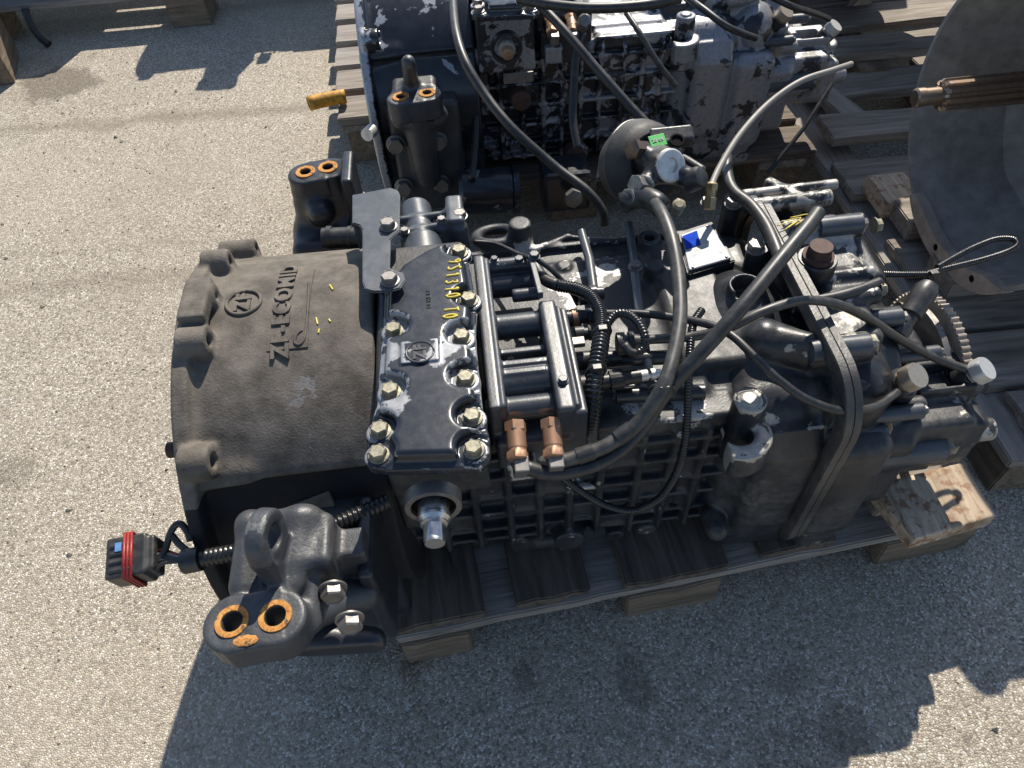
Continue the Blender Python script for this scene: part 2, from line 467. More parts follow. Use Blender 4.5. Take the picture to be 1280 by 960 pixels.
def rusty():
    n = N('patchy_rust'); a = n.noise(110, 6, .7); b = n.noise(320, 4, .6)
    c = n.mix(n.ramp(a, .38, .62), (.36,.145,.03,1), (.50,.26,.07,1)); c = n.mix(n.math('MULTIPLY', n.ramp(b, .5, .64), .8), c, (.16,.06,.02,1))
    c = n.mix(n.ramp(n.noise(70, 5, .7), .58, .63), c, (.035,.034,.034,1))
    n.set(Base_Color=c, Roughness=.9); n.bump(b, .5, .001); return n.m
MAT['rust'] = rusty()
MAT['rust_paint'] = flat('yellow_paint', (.55,.27,.02,1), .6, 0, .5)
MAT['rustbrown'] = flat('brown_rust', (.075,.035,.025,1), .75, 0, .5)
MAT['dark'] = flat('dark_bore', (.006,.006,.006,1), .7)
MAT['yellow'] = flat('yellow_marker', (.62,.48,.06,1), .55, 0, .2)
MAT['alu'] = metal('bare_aluminium', (.55,.55,.54,1), .48, .7, .35, (.14,.13,.12,1))
MAT['label'] = metal('name_plate', (.36,.375,.40,1), .6, .2, .25)
MAT['blue'] = flat('blue_print', (.015,.06,.45,1), .95, 0, .3)
MAT['blue'].node_tree.nodes['Principled BSDF'].inputs['Specular IOR Level'].default_value = .08
MAT['green'] = flat('green_sticker', (.05,.46,.08,1), .5, 0, .2)
MAT['red'] = flat('red_rubber', (.28,.025,.02,1), .45, 0, .3)
MAT['plug'] = rubber('plug_plastic', (.018,.018,.019,1), .4, .3)
MAT['seal'] = flat('seal_tan', (.32,.29,.24,1), .8, 0, .4)
MAT['belldark'] = paint('bell_inside', (.20,.185,.168,1), .6, .75, (.29,.255,.21,1), 0, False, .3)
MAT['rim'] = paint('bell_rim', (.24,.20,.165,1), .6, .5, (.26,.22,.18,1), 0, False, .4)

# ================================================================ GROUND
def ground():
    n = N('ground_concrete'); geo = n.tc.outputs['Object']
    vor = n.new('ShaderNodeTexVoronoi'); vor.inputs['Scale'].default_value = 235; vor.inputs['Randomness'].default_value = 1
    warp = n.new('ShaderNodeVectorMath', operation='ADD'); nz = n.new('ShaderNodeTexNoise'); nz.inputs['Scale'].default_value = 110; nz.inputs['Detail'].default_value = 3
    sc = n.new('ShaderNodeVectorMath', operation='SCALE'); sc.inputs['Scale'].default_value = .012
    n.ln(nz.outputs['Color'], sc.inputs[0]); n.ln(geo, warp.inputs[0]); n.ln(sc.outputs[0], warp.inputs[1]); n.ln(warp.outputs[0], vor.inputs['Vector'])
    sep = n.new('ShaderNodeSeparateColor'); n.ln(vor.outputs['Color'], sep.inputs[0])
    vr = n.new('ShaderNodeTexVoronoi'); vr.feature = 'DISTANCE_TO_EDGE'; vr.inputs['Scale'].default_value = 235
    n.ln(warp.outputs[0], vr.inputs['Vector'])
    c = n.mix(sep.outputs[0], (.29,.252,.198,1), (.535,.475,.385,1))
    c = n.mix(n.math('MULTIPLY', n.ramp(sep.outputs[1], .78, .9), .8), c, (.74,.70,.63,1))
    c = n.mix(n.math('MULTIPLY', n.ramp(sep.outputs[2], .76, .88), .7), c, (.10,.085,.068,1))
    gap = n.ramp(vr.outputs['Distance'], .0, .16, (1,1,1,1), (0,0,0,1))
    c = n.mix(n.math('MULTIPLY', gap, .6), c, (.12,.10,.075,1))
    big = n.noise(1.7, 5, .6); mid = n.noise(9, 5, .65)
    c = n.mix(n.math('MULTIPLY', n.ramp(big, .40, .70), .40), c, (.27,.23,.175,1))
    c = n.mix(n.math('MULTIPLY', n.ramp(mid, .52, .75), .28), c, (.17,.145,.115,1))
    pat = n.noise(.55, 4, .55, dist=.6)
    c = n.mix(n.math('MULTIPLY', n.ramp(pat, .46, .60), .22), c, (.50,.43,.33,1))
    c = n.mix(n.math('MULTIPLY', n.ramp(n.noise(4.2, 6, .7, dist=.8), .60, .72), .32), c, (.15,.125,.098,1))
    c = n.mix(n.math('MULTIPLY', n.ramp(n.noise(23, 3, .5), .70, .74), .55), c, (.10,.085,.07,1))
    # worn tracks and old stains
    xyz = n.new('ShaderNodeSeparateXYZ'); n.ln(geo, xyz.inputs[0]); wob = n.math('MULTIPLY', n.math('SUBTRACT', n.noise(3.5, 3), .5), .16)
    for y0, wd, st in ((2.48, .05, .5), (1.62, .06, .42), (1.78, .03, .2), (3.35, .05, .3)):
        d = n.math('ABSOLUTE', n.math('ADD', n.math('SUBTRACT', xyz.outputs[1], y0+.0), n.math('ADD', wob, n.math('MULTIPLY', xyz.outputs[0], .03))))
        m = n.ramp(n.math('DIVIDE', d, wd), .1, 1.0, (1,1,1,1), (0,0,0,1))
        c = n.mix(n.math('MULTIPLY', m, st), c, (.155,.125,.095,1))
    for (px, py, rx, ry, st) in ((72, 105, .17, .14, .62), (20, 590, .05, .05, .35), (790, 850, .035, .06, .45), (655, 845, .022, .03, .5), (1060, 915, .05, .05, .35), (985, 850, .05, .03, .3), (1000, 930, .12, .05, .25)):
        p = at(px, py, z=0)
        dx = n.math('DIVIDE', n.math('SUBTRACT', xyz.outputs[0], p.x), rx); dy = n.math('DIVIDE', n.math('SUBTRACT', xyz.outputs[1], p.y), ry)
        d = n.math('ADD', n.math('SQRT', n.math('ADD', n.math('MULTIPLY', dx, dx), n.math('MULTIPLY', dy, dy))), n.math('MULTIPLY', n.math('SUBTRACT', n.noise(14, 4), .5), 1.3))
        m = n.ramp(d, .72, 1.0, (1,1,1,1), (0,0,0,1))
        c = n.mix(n.math('MULTIPLY', m, st), c, (.09,.07,.052,1))
    n.set(Base_Color=c, Roughness=.9)
    h = n.math('ADD', n.math('MULTIPLY', n.ramp(vr.outputs['Distance'], 0, .3), .8), n.math('ADD', n.math('MULTIPLY', sep.outputs[0], .5), n.math('MULTIPLY', n.noise(420, 3), .4)))
    n.bump(h, .7, .0021)
    S = 60
    me = mesh_from('ground', [(-S,-S,0),(S,-S,0),(S,S,0),(-S,S,0)], [(0,1,2,3)], False)
    o = place('ground', me, n.m); o['kind'] = 'structure'
ground()

# ================================================================ GEARBOX IN FRONT
AY, AZ_ = .793, .348
def on_bell(px, py, rad=.29):
    d = (at(px, py, z=0)-CAM).normalized(); a = d.y**2+d.z**2; b = 2*(d.y*(CAM.y-AY)+d.z*(CAM.z-AZ_)); c = (CAM.y-AY)**2+(CAM.z-AZ_)**2-rad**2
    t = (-b-math.sqrt(max(0, b*b-4*a*c)))/(2*a); return CAM+d*t

G1 = thing('gearbox', 'large black gearbox with dusty grey bell housing, in the front on a wooden pallet', 'gearbox', (.15, AY, .13), 'used truck gearboxes')

def build_bell():
    v = Vol((-.435, AY-.33, .02), (-.13, AY+.33, .68), .003)
    ax = lambda x: (x, AY, AZ_)
    v.cyl(ax(-.402), ax(-.15), .291, .287, .004)
    v.cyl(ax(-.414), ax(-.392), .306, None, .003, .016)
    # the near flank steps in below the lip
    v.box((-.27, AY-.36, AZ_-.08), (.123, .165, .262), .006, .006, True)
    v.cyl(ax(-.402), ax(-.15), .276, .266, .004, .004)
    v.box((-.275, .592, .528), (.12, .010, .008), .005, .012)
    v.cap((-.40, .588, .52), (-.335, .584, .535), .014, .010, .02)
    # notch in the right edge behind the lettering
    v.cyl(ax(-.44), ax(-.185), .262, .250, .004, .004, True)
    v.cyl(ax(-.188), ax(-.12), .06, None, .004, .004, True)
    # bolt bosses round the flange
    hole = []
    for px, py, r in ((320, 304, .018), (281, 325, .020), (259, 369, .017), (257, 425, .022), (264, 577, .025)):
        c = on_bell(px, py, .306); th = math.atan2(c.z-AZ_, c.y-AY); q = V((0, math.cos(th), math.sin(th))); c.x = max(c.x, -.365); L = c.x+.41; c = V((c.x, AY, AZ_))+q*.303
        a = V((-.405, c.y, c.z)); b = V((-.41+L, c.y, c.z))
        v.cyl(a, b, r, r*.94, .003, .006)
        v.box((a+b)/2-q*.016, (abs(b.x-a.x)/2, r*.8, r*.8), .004, .008, rot=Matrix.Rotation(th, 3, 'X'))
        hole.append((V((b.x, c.y, c.z)), r*.36))
    for b, r in hole: v.cyl(b-V((.022,0,0)), b+V((.01,0,0)), r, None, .001, .002, True)
    p = at(238, 372, x=-.39); v.box((-.385, p.y, p.z-.010), (.018, .040, .012), .004, .006)
    # raised lettering pad
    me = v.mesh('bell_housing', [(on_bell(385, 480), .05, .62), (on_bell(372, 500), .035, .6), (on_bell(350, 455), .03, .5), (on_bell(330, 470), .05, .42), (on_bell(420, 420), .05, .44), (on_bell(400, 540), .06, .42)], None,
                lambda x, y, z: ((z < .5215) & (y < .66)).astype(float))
    return me
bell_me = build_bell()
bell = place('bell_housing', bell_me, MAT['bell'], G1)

def wrap_text(s, size, px, py, depth=.0022, sy=1, bold=0.0, name='lettering'):
    """lettering that reads away from the viewer (+y), letter tops towards the flange (-x), bent onto the drum"""
    c = on_bell(px, py, .2897); th0 = math.atan2(c.z-AZ_, c.y-AY)
    me = text_mesh(name, s, size, depth, bold)
    bm = bmesh.new(); bm.from_mesh(me); bmesh.ops.triangulate(bm, faces=bm.faces)
    for _ in range(2):
        lg = [e for e in bm.edges if e.calc_length() > .006]
        if lg: bmesh.ops.subdivide_edges(bm, edges=lg, cuts=1)
        bmesh.ops.triangulate(bm, faces=bm.faces)
    bm.to_mesh(me); bm.free()
    for vv in me.vertices:
        u, t, h = vv.co; rr = .2897+h; th = th0-u/.29
        vv.co = V((c.x-t*sy, AY+math.cos(th)*rr, AZ_+math.sin(th)*rr))
    return me
def ring_on_bell(px, py, r, wd):
    c = on_bell(px, py, .289); th0 = math.atan2(c.z-AZ_, c.y-AY); pts = []
    for i in range(33):
        a = 2*math.pi*i/32; th = th0-math.cos(a)*r/.29
        pts.append(V((c.x-math.sin(a)*r, AY+math.cos(th)*.2912, AZ_+math.sin(th)*.2912)))
    return tube('emblem', pts, wd, sm=False, sides=6)
place('lettering', wrap_text('ZF-ECOMID', .0325, 355, 380, depth=.0044, bold=.0011), MAT['bell'], bell)
zf = wrap_text('ZF', .030, 305, 379, depth=.0038, bold=.001, name='emblem')
place('emblem', join('emblem', [(zf, None), (ring_on_bell(305, 379, .024, .0028), None)]), MAT['bell'], bell)
def bent_pad(name, p0, p1, x0, x1, rad, th):
    a0 = math.atan2(p0.z-AZ_, p0.y-AY); a1 = math.atan2(p1.z-AZ_, p1.y-AY); n = 14; vs_, fs = [], []
    for i in range(n+1):
        a = a0+(a1-a0)*i/n
        for (x, r) in ((x0, rad-th), (x0, rad), (x1, rad), (x1, rad-th)): vs_.append((x, AY+math.cos(a)*r, AZ_+math.sin(a)*r))
        if i:
            o = (i-1)*4
            for k in range(4): fs.append((o+k, o+(k+1)%4, o+4+(k+1)%4, o+4+k))
    fs += [(3,2,1,0), (n*4, n*4+1, n*4+2, n*4+3)]
    me = mesh_from(name, vs_, fs); sharp(me); return me
tc_ = on_bell(357, 378, .2897)
pA, pB = on_bell(354, 437), on_bell(378, 338)
place('letter_pad', bent_pad('letter_pad', pA, pB, tc_.x-.021, tc_.x+.034, .2906, .008), MAT['bell'], bell)
pts = [on_bell(*q, rad=.2912) for q in ((386,352),(385,380),(383,405),(380,424),(374,431),(368,428),(371,418),(378,412))]
place('flourish', tube('flourish', pts, .0018, sides=6), MAT['bell'], bell)
yel = [tube('paint_dab', [on_bell(*a, rad=.289), on_bell(*b, rad=.289)], .0013, sides=6) for a, b in (((395,397),(397,405)), ((399,411),(398,416)), ((411,399),(413,402)), ((412,356),(416,362)))]
for m in yel: place('paint_dab', m, MAT['yellow'], bell)
place('locating_pin', join('locating_pin', [(tube('t', [at(218, 562, x=-.435)+V((-.008,0,0)), at(218, 562, x=-.435)+V((.03,0,0))], .011, sides=14), None)]), MAT['rustbrown'], G1)

# ---- main case
def build_case():
    v = Vol((-.185, .55, .12), (.40, 1.07, .64), .003)
    v.prism([(.612,.488),(.66,.510),(.98,.512),(1.005,.48),(1.005,.22),(.95,.150),(.70,.160),(.645,.195)], 0, -.17, .37, .008, .01)
    v.prism([(.60,.30),(.598,.50),(.66,.585),(.93,.585),(1.03,.48),(1.03,.2),(.95,.140),(.70,.145),(.632,.18)], 0, -.168, -.148, .004, .01)
    v.prism([(.57,.36),(.57,.50),(.68,.60),(.93,.56),(1.0,.4)], 0, -.15, -.125, .006, .012)
    # shift tower under the cover
    v.box((-.080, .70, .555), (.066, .196, .078), .012, .014)
    v.box((-.080, .525, .52), (.055, .012, .06), .008, .014)
    v.cyl((-.084, .515, .568), (-.084, .488, .568), .034, .032, .003, .008)
    v.cyl((-.015, .52, .45), (-.015, .52, .625), .016, .014, .004, .01)
    v.cyl((-.014, .53, .46), (-.014, .53, .50), .024, .020, .004, .008)
    v.box((.03, .575, .505), (.02, .03, .02), .003, .004)
    # ribs on the flank in a grid
    sl = lambda z: .612+(.488-z)*.088
    for x in (-.098, -.043, .010, .058, .105, .152, .209, .258, .303):
        v.cap((x, sl(.485)-.012, .485), (x, sl(.20)-.010, .20), .0046, None, .008)
        v.box((x, sl(.34)-.004, .34), (.0040, .013, .14), .002, .008)
    for z, xa, xb in ((.468, -.15, .35), (.412, -.15, .352), (.352, -.15, .35), (.296, -.14, .35), (.240, -.15, .35), (.200, -.13, .34)):
        v.box(((xa+xb)/2, sl(z)-.002, z), ((xb-xa)/2, .013, .0042), .002, .008)
    for x, z, hx, hz in ((.082, .38, .020, .026), (.18, .44, .022, .024), (.234, .325, .02, .02), (-.07, .27, .02, .022), (.13, .27, .018, .022), (.28, .38, .016, .022), (.033, .44, .02, .022), (.034, .32, .018, .02), (.18, .22, .022, .016), (.256, .268, .02, .022), (-.02, .38, .02, .022), (.30, .30, .02, .05), (.082, .22, .018, .014)):
        v.box((x, sl(z)+.001, z), (hx, .009, hz), .006, .010)
    # oval bosses and plugs on the flank
    v.cyl((.105, .66, .20), (.105, .598, .205), .030, .026, .004, .008)
    for (x, z, r) in ((.19, .165, .016), (.245, .172, .018), (.02, .18, .018)):
        v.cyl((x, sl(z)+.02, z), (x, sl(z)-.018, z-.004), r, None, .004, .006)
    v.cyl((.01, .64, .16), (.09, .64, .15), .022, .016, .004, .02)
    # top: edges, fences and humps
    v.box((.12, .99, .513), (.24, .006, .010), .003, .008)
    v.box((.16, .80, .507), (.15, .15, .012), .006, .012)
    v.box((.33, .82, .515), (.05, .14, .022), .010, .02)
    v.cap((.10, .985, .52), (.16, 1.01, .52), .006, None, .006); v.cap((.16, 1.01, .52), (.24, .985, .52), .005, None, .006)
    p = at(650, 285, z=.55); v.cyl((p.x, p.y, .48), (p.x, p.y, .562), .024, .019, .004, .012)
    q = at(620, 290, z=.53); v.ring((q.x, q.y, .52), (0, .3, 1), .034, .010, .012)
    for (px, py, r, z1) in ((812, 296, .019, .545), (818, 330, .015, .55), (705, 330, .012, .525), (764, 440, .012, .53)):
        c = at(px, py, z=z1); v.cyl((c.x, c.y, .48), (c.x, c.y, z1), r*1.1, r, .003, .008)
    c = at(812, 296, z=.545); v.cyl((c.x, c.y, .53), (c.x, c.y, .56), .009, None, .001, .002, True)
    # near upper ledge, broken and scraped
    v.box((.24, .628, .497), (.10, .022, .014), .005, .012)
    v.box((.13, .63, .492), (.05, .016, .010), .004, .012)
    wr = [((.14, .86, .52), .13, .55), ((.20, .92, .52), .10, .6), ((.20, .66, .51), .07, .72), ((.27, .63, .51), .06, .75), ((.16, .62, .42), .035, .68), ((.12, .61, .36), .045, .62), ((.09, .99, .52), .05, .8), ((.3, .75, .53), .05, .5),
          ((.03, .57, .51), .04, .9), ((.22, .62, .45), .04, .6), ((-.16, .63, .58), .02, .7)]
    return v.mesh('main_case', wr, lambda x, y, z: np.where((y < sl(z)-.0125) & (z < .475), .30, 0))
case_me = build_case()
case = place('main_case', case_me, MAT['case'], G1)

# ---- gear shift cover
CZ = .636
COVER = [(500,338),(481,362),(479,400),(474,462),(470,508),(458,548),(461,580),(482,588),(545,586),(600,584),(612,574),(612,546),(604,515),(599,470),(594,420),(596,380),(586,330),(582,308),(570,304),(535,318)]
CBOLT = [(492,412),(488,488),(475,537),(473,567),(574,314),(586,374),(577,421),(582,473),(590,521),(592,561)]
cbolt = [at(px, py, z=CZ+.006) for px, py in CBOLT]
def build_cover():
    v = Vol((-.175, .47, .60), (.012, .92, .668), .0016)
    P = [at(*p, z=CZ) for p in COVER]; poly = [(p.x, p.y) for p in P]
    v.prism(poly, 2, .624, CZ, .002, .003)
    cx = sum(p[0] for p in poly)/len(poly)
    inner = [(cx+(x-cx)*.86, .70+(y-.70)*.955) for x, y in poly]
    v.prism(inner, 2, .625, .653, .007, .010)
    for b in cbolt:
        out = 1 if b.x > cx else -1
        v.cyl((b.x, b.y, CZ+.0005), (b.x, b.y, .68), .0195, .022, .004, .007, True)
        v.box((b.x+out*.025, b.y, .66), (.025, .0195, .0235), .004, .007, True)
        v.cyl((b.x, b.y, .625), (b.x, b.y, CZ+.002), .0175, None, .002, .004)
    b0 = at(487, 350, z=.648); v.cyl((b0.x, b0.y, .625), (b0.x, b0.y, .652), .018, .016, .002, .006)
    # logo pad
    c = at(525, 440, z=.653); v.box((c.x, c.y, .6535), (.024, .019, .0028), .001, .003)
    wr = []
    for i, (b, s, r) in enumerate(zip(cbolt, (.9, .9, .62, .55, .5, .66, .85, .85, .62, .45), (.045, .05, .03, .03, .03, .034, .046, .046, .038, .03))): wr.append(((b.x, b.y, CZ), r, s*1.05))
    for px, py, r, s in ((487, 447, .04, .95), (500, 505, .034, .85), (560, 440, .036, .85), (548, 455, .03, .7), (598, 430, .034, .9), (480, 352, .024, .8), (503, 450, .03, .7), (498, 395, .024, .6), (508, 356, .016, .8), (575, 305, .02, .7), (600, 540, .02, .6)): wr.append((tuple(at(px, py, z=.645)), r, s))
    return v.mesh('shift_cover', wr)
cover_me = build_cover()
cover = place('shift_cover', cover_me, MAT['cover'], G1)
cw = at(525, 440, z=.656)
def top_text(s, size, p, ang, depth, bold=0, name='lettering'):
    me = text_mesh(name, s, size, depth, bold); me.transform(Matrix.Translation(p) @ Matrix.Rotation(ang, 4, 'Z')); return me
ringp = [cw+V((.0175*math.cos(2*math.pi*i/28), .0175*math.sin(2*math.pi*i/28), 0)) for i in range(29)]
place('emblem', join('emblem', [(top_text('ZF', .021, cw, R(90), .0014, .0008), None), (tube('t', ringp, .0016, sm=False, sides=6), None)]), MAT['black'], cover)
tp = at(535, 374, z=.6535); place('cast_mark', top_text('F8 1H 03', .0085, tp, R(-90), .0006, .0002, 'cast_mark'), MAT['cover'], cover)
# hand-painted number: strokes in letter boxes (x right, y up)
STK = {'9': [[(.85,.75),(.6,1),(.25,.95),(.15,.7),(.4,.52),(.75,.62),(.85,.85),(.8,.4),(.5,0)]], 'S': [[(.85,.85),(.5,1),(.2,.78),(.5,.52),(.8,.28),(.5,0),(.1,.12)]], '1': [[(.3,.75),(.55,1),(.5,0)]],
       '3': [[(.15,.9),(.55,1),(.75,.75),(.4,.53),(.8,.3),(.5,0),(.1,.12)]], '0': [[(.5,1),(.15,.7),(.2,.2),(.5,0),(.85,.3),(.8,.8),(.5,1)]], 'T': [[(.05,.95),(.95,1)], [(.5,.97),(.5,0)]], 'O': [[(.5,.95),(.15,.6),(.25,.1),(.6,.05),(.85,.45),(.75,.85),(.5,.95)]]}
ms = []
txt = '9S1310 TO'; px0, py0, px1, py1 = 567, 324, 560, 401
for i, ch in enumerate(txt):
    if ch == ' ': continue
    t = (i+.1)/len(txt); o = at(px0+(px1-px0)*t, py0+(py1-py0)*t, z=.6535); wdt, hgt = .0074, .0190
    o = o+V((-.0075, 0, 0))
    sk_, gx_ = random.uniform(-.18, .18), random.uniform(.9, 1.1); o = o+V((random.uniform(-.0012, .0012), 0, 0))
    for st in STK[ch]: ms.append((tube('s', [o+V((b*hgt*gx_, -(a+sk_*b)*wdt*gx_, 0)) for a, b in st], .0016, sides=6), None))
place('painted_number', join('painted_number', ms), MAT['yellow'], cover)
bolt_me = lathe('bolt', [(.0148, 0), (.0148, .0020), (.0125, .0030), (.0125, .0112), (.0112, .0130), (.0098, .0130), (.0094, .0122)], 24, {2, 3, 4})
def bolt(p, d, mat, parent, s=1.0, me=None, lab=None):
    return place('bolt', me or bolt_me, mat, parent, dirm(p, d, random.random()*2) @ Matrix.Scale(s, 4), lab)
bolt_me.materials.append(MAT['zinc'])
for b in cbolt: bolt((b.x, b.y, CZ+.0025), (random.uniform(-.03,.03), random.uniform(-.03,.03), 1), MAT['zinc'], cover, .85)

# ---- selector shaft, front and rear
sx, sz = -.084, .568
prof = [(.015, 0), (.0335, 0), (.0345, .004), (.0345, .012), (.031, .017), (.027, .017), (.026, .010), (.0195, .010)]
place('shaft_seal', annulus('shaft_seal', .0275, .0350, 0, .017, 40), MAT['dullsteel'], G1, dirm((sx, .492, sz), (0, -1, 0)))
place('seal_lip', lathe('seal_lip', [(.01, 0), (.0278, 0), (.0278, .010), (.0205, .012), (.01, .012)], 36), MAT['dark'], G1, dirm((sx, .4915, sz), (0, -1, 0)))  # near-black filler paints in the shade of the deep bore
prof = [(.019, 0), (.019, .028), (.0205, .030), (.0205, .034), (.0165, .038), (.0165, .040), (.0140, .041), (.0140, .062), (.0118, .065)]
shaft_me = lathe('selector_shaft', prof, 30, {6, 7})
place('selector_shaft', shaft_me, MAT['steel'], G1, dirm((sx, .492, sz), (0, -1, 0), .3))
v = Vol((-.15, .84, .50), (.02, 1.16, .66), .0022)
c0, c1 = at(531, 318, z=.585), at(519, 258, z=.585)
v.cyl((c0.x, c0.y-.03, .575), (c0.x-.004, c0.y+.035, .578), .035, .032, .003, .004)
v.cyl((c0.x-.004, c0.y+.035, .578), (c1.x, c1.y, .58), .028, .026, .004, .004)
for px0_, py0_, px1_, py1_ in ((502, 275, 556, 268), (502, 291, 556, 281)):
    a, b = at(px0_, py0_, z=.60), at(px1_, py1_, z=.60); v.cap(a, b, .0065, None, .003)
for px_, py_, r_, z_ in ((506, 297, .008, .60), (552, 283, .009, .60), (567, 263, .013, .60), (574, 282, .012, .60)):
    p = at(px_, py_, z=z_); v.cyl((p.x, p.y, .53), (p.x, p.y, z_), r_*1.25, r_, .003, .005)
p = at(578, 292, z=.56); v.box((p.x-.008, p.y+.0, .57), (.014, .035, .045), .006, .01)
place('rear_shaft_housing', v.mesh('rear_shaft_housing', [(tuple(at(530, 268, z=.6)), .03, .5)]), MAT['plate'], G1)
for px_, py_, z_ in ((575, 271, .605), (506, 290, .606), (552, 276, .606)): bolt(at(px_, py_, z=z_), (0, 0, 1), MAT['dullsteel'], G1, .85 if px_ > 560 else .55)

# ---- guard plate with its bolts
PL = [(442,243),(488,234),(497,237),(500,243),(499,287),(496,292),(488,299),(487,335),(503,340),(507,350),(500,360),(484,364),(466,364),(456,361),(453,352),(453,287),(449,281),(442,279)]
place('guard_plate', plate('guard_plate', [at(*p, z=.668) for p in PL][::-1], .005), MAT['plate'], G1)
fl = [at(442, 243, z=.6675), at(442, 279, z=.6675)]
place('guard_plate', plate('guard_plate', [fl[0]+V((-.002,0,0)), fl[1]+V((-.002,0,0)), fl[1]+V((.003,0,0)), fl[0]+V((.003,0,0))], .05, .001), MAT['plate'], G1)
for px_, py_ in ((485, 281), (487, 349)): bolt(at(px_, py_, z=.672)+V((0, 0, -.0035)), (0, 0, 1), MAT['dullsteel'], G1, .9)

# ---- valve block between cover and hoses
def build_valve():
    v = Vol((-.02, .50, .47), (.15, .98, .645), .0022)
    L0, L1 = at(604, 322, z=.60), at(617, 524, z=.585)
    v.box(((L0.x+L1.x)/2-.002, (L0.y+L1.y)/2, .565), (.008, (L0.y-L1.y)/2, .042), .003, .004)
    v.box(((L0.x+L1.x)/2+.008, (L0.y+L1.y)/2, .59), (.005, (L0.y-L1.y)/2-.004, .014), .003, .004)
    for (xa, xb, py_, r, z) in ((612, 678, 409, .0185, .578), (618, 690, 480, .0235, .574), (612, 672, 356, .020, .562), (612, 664, 332, .012, .588), (607, 722, 513, .0165, .570), (640, 675, 368, .010, .585)):
        a, b = at(xa, py_+2, z=z), at(xb, py_-2, z=z); v.cyl((a.x, a.y, z), (b.x, a.y, z), r, None, .003, .003)
    for py_, z in ((440, .585), (455, .60), (466, .60)):
        a, b = at(620, py_, z=z), at(684, py_-4, z=z); v.box(((a.x+b.x)/2, a.y, z-.01), ((b.x-a.x)/2, .006, .010), .003, .003)
    R0, R1 = at(687, 374, z=.605), at(712, 512, z=.605)
    v.box(((R0.x+R1.x)/2-.004, (R0.y+R1.y)/2, .56), (.012, (R0.y-R1.y)/2, .046), .005, .005)
    v.box(((R0.x+R1.x)/2+.014, (R0.y+R1.y)/2-.002, .555), (.010, (R0.y-R1.y)/2-.004, .038), .004, .004)
    v.box(((R0.x+R1.x)/2+.009, (R0.y+R1.y)/2, .594), (.006, (R0.y-R1.y)/2-.01, .006), .002, .003)
    v.box((.05, .62, .52), (.05, .05, .03), .006, .008)
    v.box((.06, .75, .495), (.05, .18, .02), .006, .008)
    return v.mesh('valve_block', [((.10, .62, .60), .022, .5)])
valve_me = build_valve()
valve = place('valve_block', valve_me, MAT['valve'], G1)
a, b = at(666, 322, z=.612), at(673, 370, z=.612)
place('clamp_bar', boxm('clamp_bar', (.004, (a-b).length/2, .006), .0015), MAT['plate'], valve, Matrix.Translation((a+b)/2) @ Matrix.Rotation(R(3), 4, 'Z'))
for px_, py_, z, s in ((649, 326, .602, .55), (618, 325, .600, .45), (704, 476, .607, .5), (668, 321, .618, .6)): bolt(at(px_, py_, z=z), (0, 0, 1), MAT['plate'], valve, s)
# brass fittings and elbows
fit_me = lathe('pipe_fitting', [(.008, -.004), (.0145, -.004), (.0145, .008), (.0128, .0095), (.0128, .032), (.0122, .033), (.0122, .036), (.0145, .037), (.0145, .046), (.010, .048), (.0085, .048)], 24, {1, 2, 7, 8})
fit_me.materials.append(MAT['brass'])
EL = []
for pa, pb, pe in (((644, 532), (647, 570), (651, 584)), ((689, 529), (692, 565), (694, 579))):
    A_, B_, E_ = at(*pa, z=.577), at(*pb, z=.566), at(*pe, z=.558)
    place('pipe_fitting', fit_me, MAT['brass'], G1, dirm(A_, B_-A_, .2))
    place('elbow', boxm('elbow', (.0095, .0105, .0115), .0018), MAT['dullsteel'], G1, Matrix.Translation(E_) @ Matrix.Rotation(R(12), 4, 'X') @ Matrix.Rotation(R(6), 4, 'Y'))
    EL.append(E_)

# ---- hoses and wiring of the front gearbox
def hose(name, pl, r, mat, parent=None, ribbed=0, **k):
    return place(name, tube(name, [at(px, py, z=z) for px, py, z in pl], r, ribbed, **k), MAT[mat], parent or G1)
hose('air_hose', [(816,250,.650),(828,268,.665),(840,300,.665),(848,345,.655),(850,395,.645),(843,440,.635),(828,485,.622),(798,528,.585),(760,556,.570),(722,571,.560),(698,578,.556)], .0097, 'hose_grey')
hose('air_hose', [(655,584,.556),(690,592,.545),(735,584,.545),(775,563,.550),(806,530,.570),(830,493,.600),(868,450,.640),(925,386,.680),(975,325,.700),(1008,285,.705),(1023,265,.705)], .0099, 'rubber', hollow=True)
hose('hose_sleeve', [(722,571,.560),(742,564,.565)], .0114, 'rubber'); hose('hose_sleeve', [(771,549,.575),(790,535,.583)], .0112, 'rubber')
hose('vent_pipe', [(1064,80,.66),(1040,88,.67),(1000,102,.67),(960,130,.655),(925,168,.64),(900,208,.625),(889,232,.62)], .0052, 'tan_hose')
hose('brake_pipe', [(690,392,.57),(745,392,.572),(800,392,.578),(850,398,.585),(893,408,.60),(918,422,.605),(945,448,.60),(975,476,.585),(1010,500,.565),(1055,514,.545),(1095,508,.52),(1122,490,.505)], .0058, 'rubber')
hose('brake_pipe', [(776,425,.57),(820,424,.575),(870,420,.585),(910,410,.605),(950,391,.62),(1000,376,.62),(1045,380,.60),(1085,398,.555),(1125,424,.50),(1168,447,.455),(1208,462,.435)], .0068, 'hose_grey')
hose('conduit', [(738,553,.49),(738,530,.53),(741,500,.57),(744,470,.59),(749,440,.60),(752,418,.602)], .0125, 'conduit', ribbed=.0062)
hose('conduit', [(752,414,.602),(750,390,.60),(738,370,.598),(720,361,.595),(698,357,.592)], .0098, 'conduit', ribbed=.0042)
hose('wire_sleeve', [(698,357,.592),(682,350,.590),(672,338,.588),(668,326,.590)], .0092, 'rubber')
hose('conduit', [(757,416,.60),(760,404,.61),(770,393,.615),(785,393,.62),(798,404,.62),(806,420,.615),(805,434,.605),(797,442,.60)], .0066, 'conduit', ribbed=.0046)
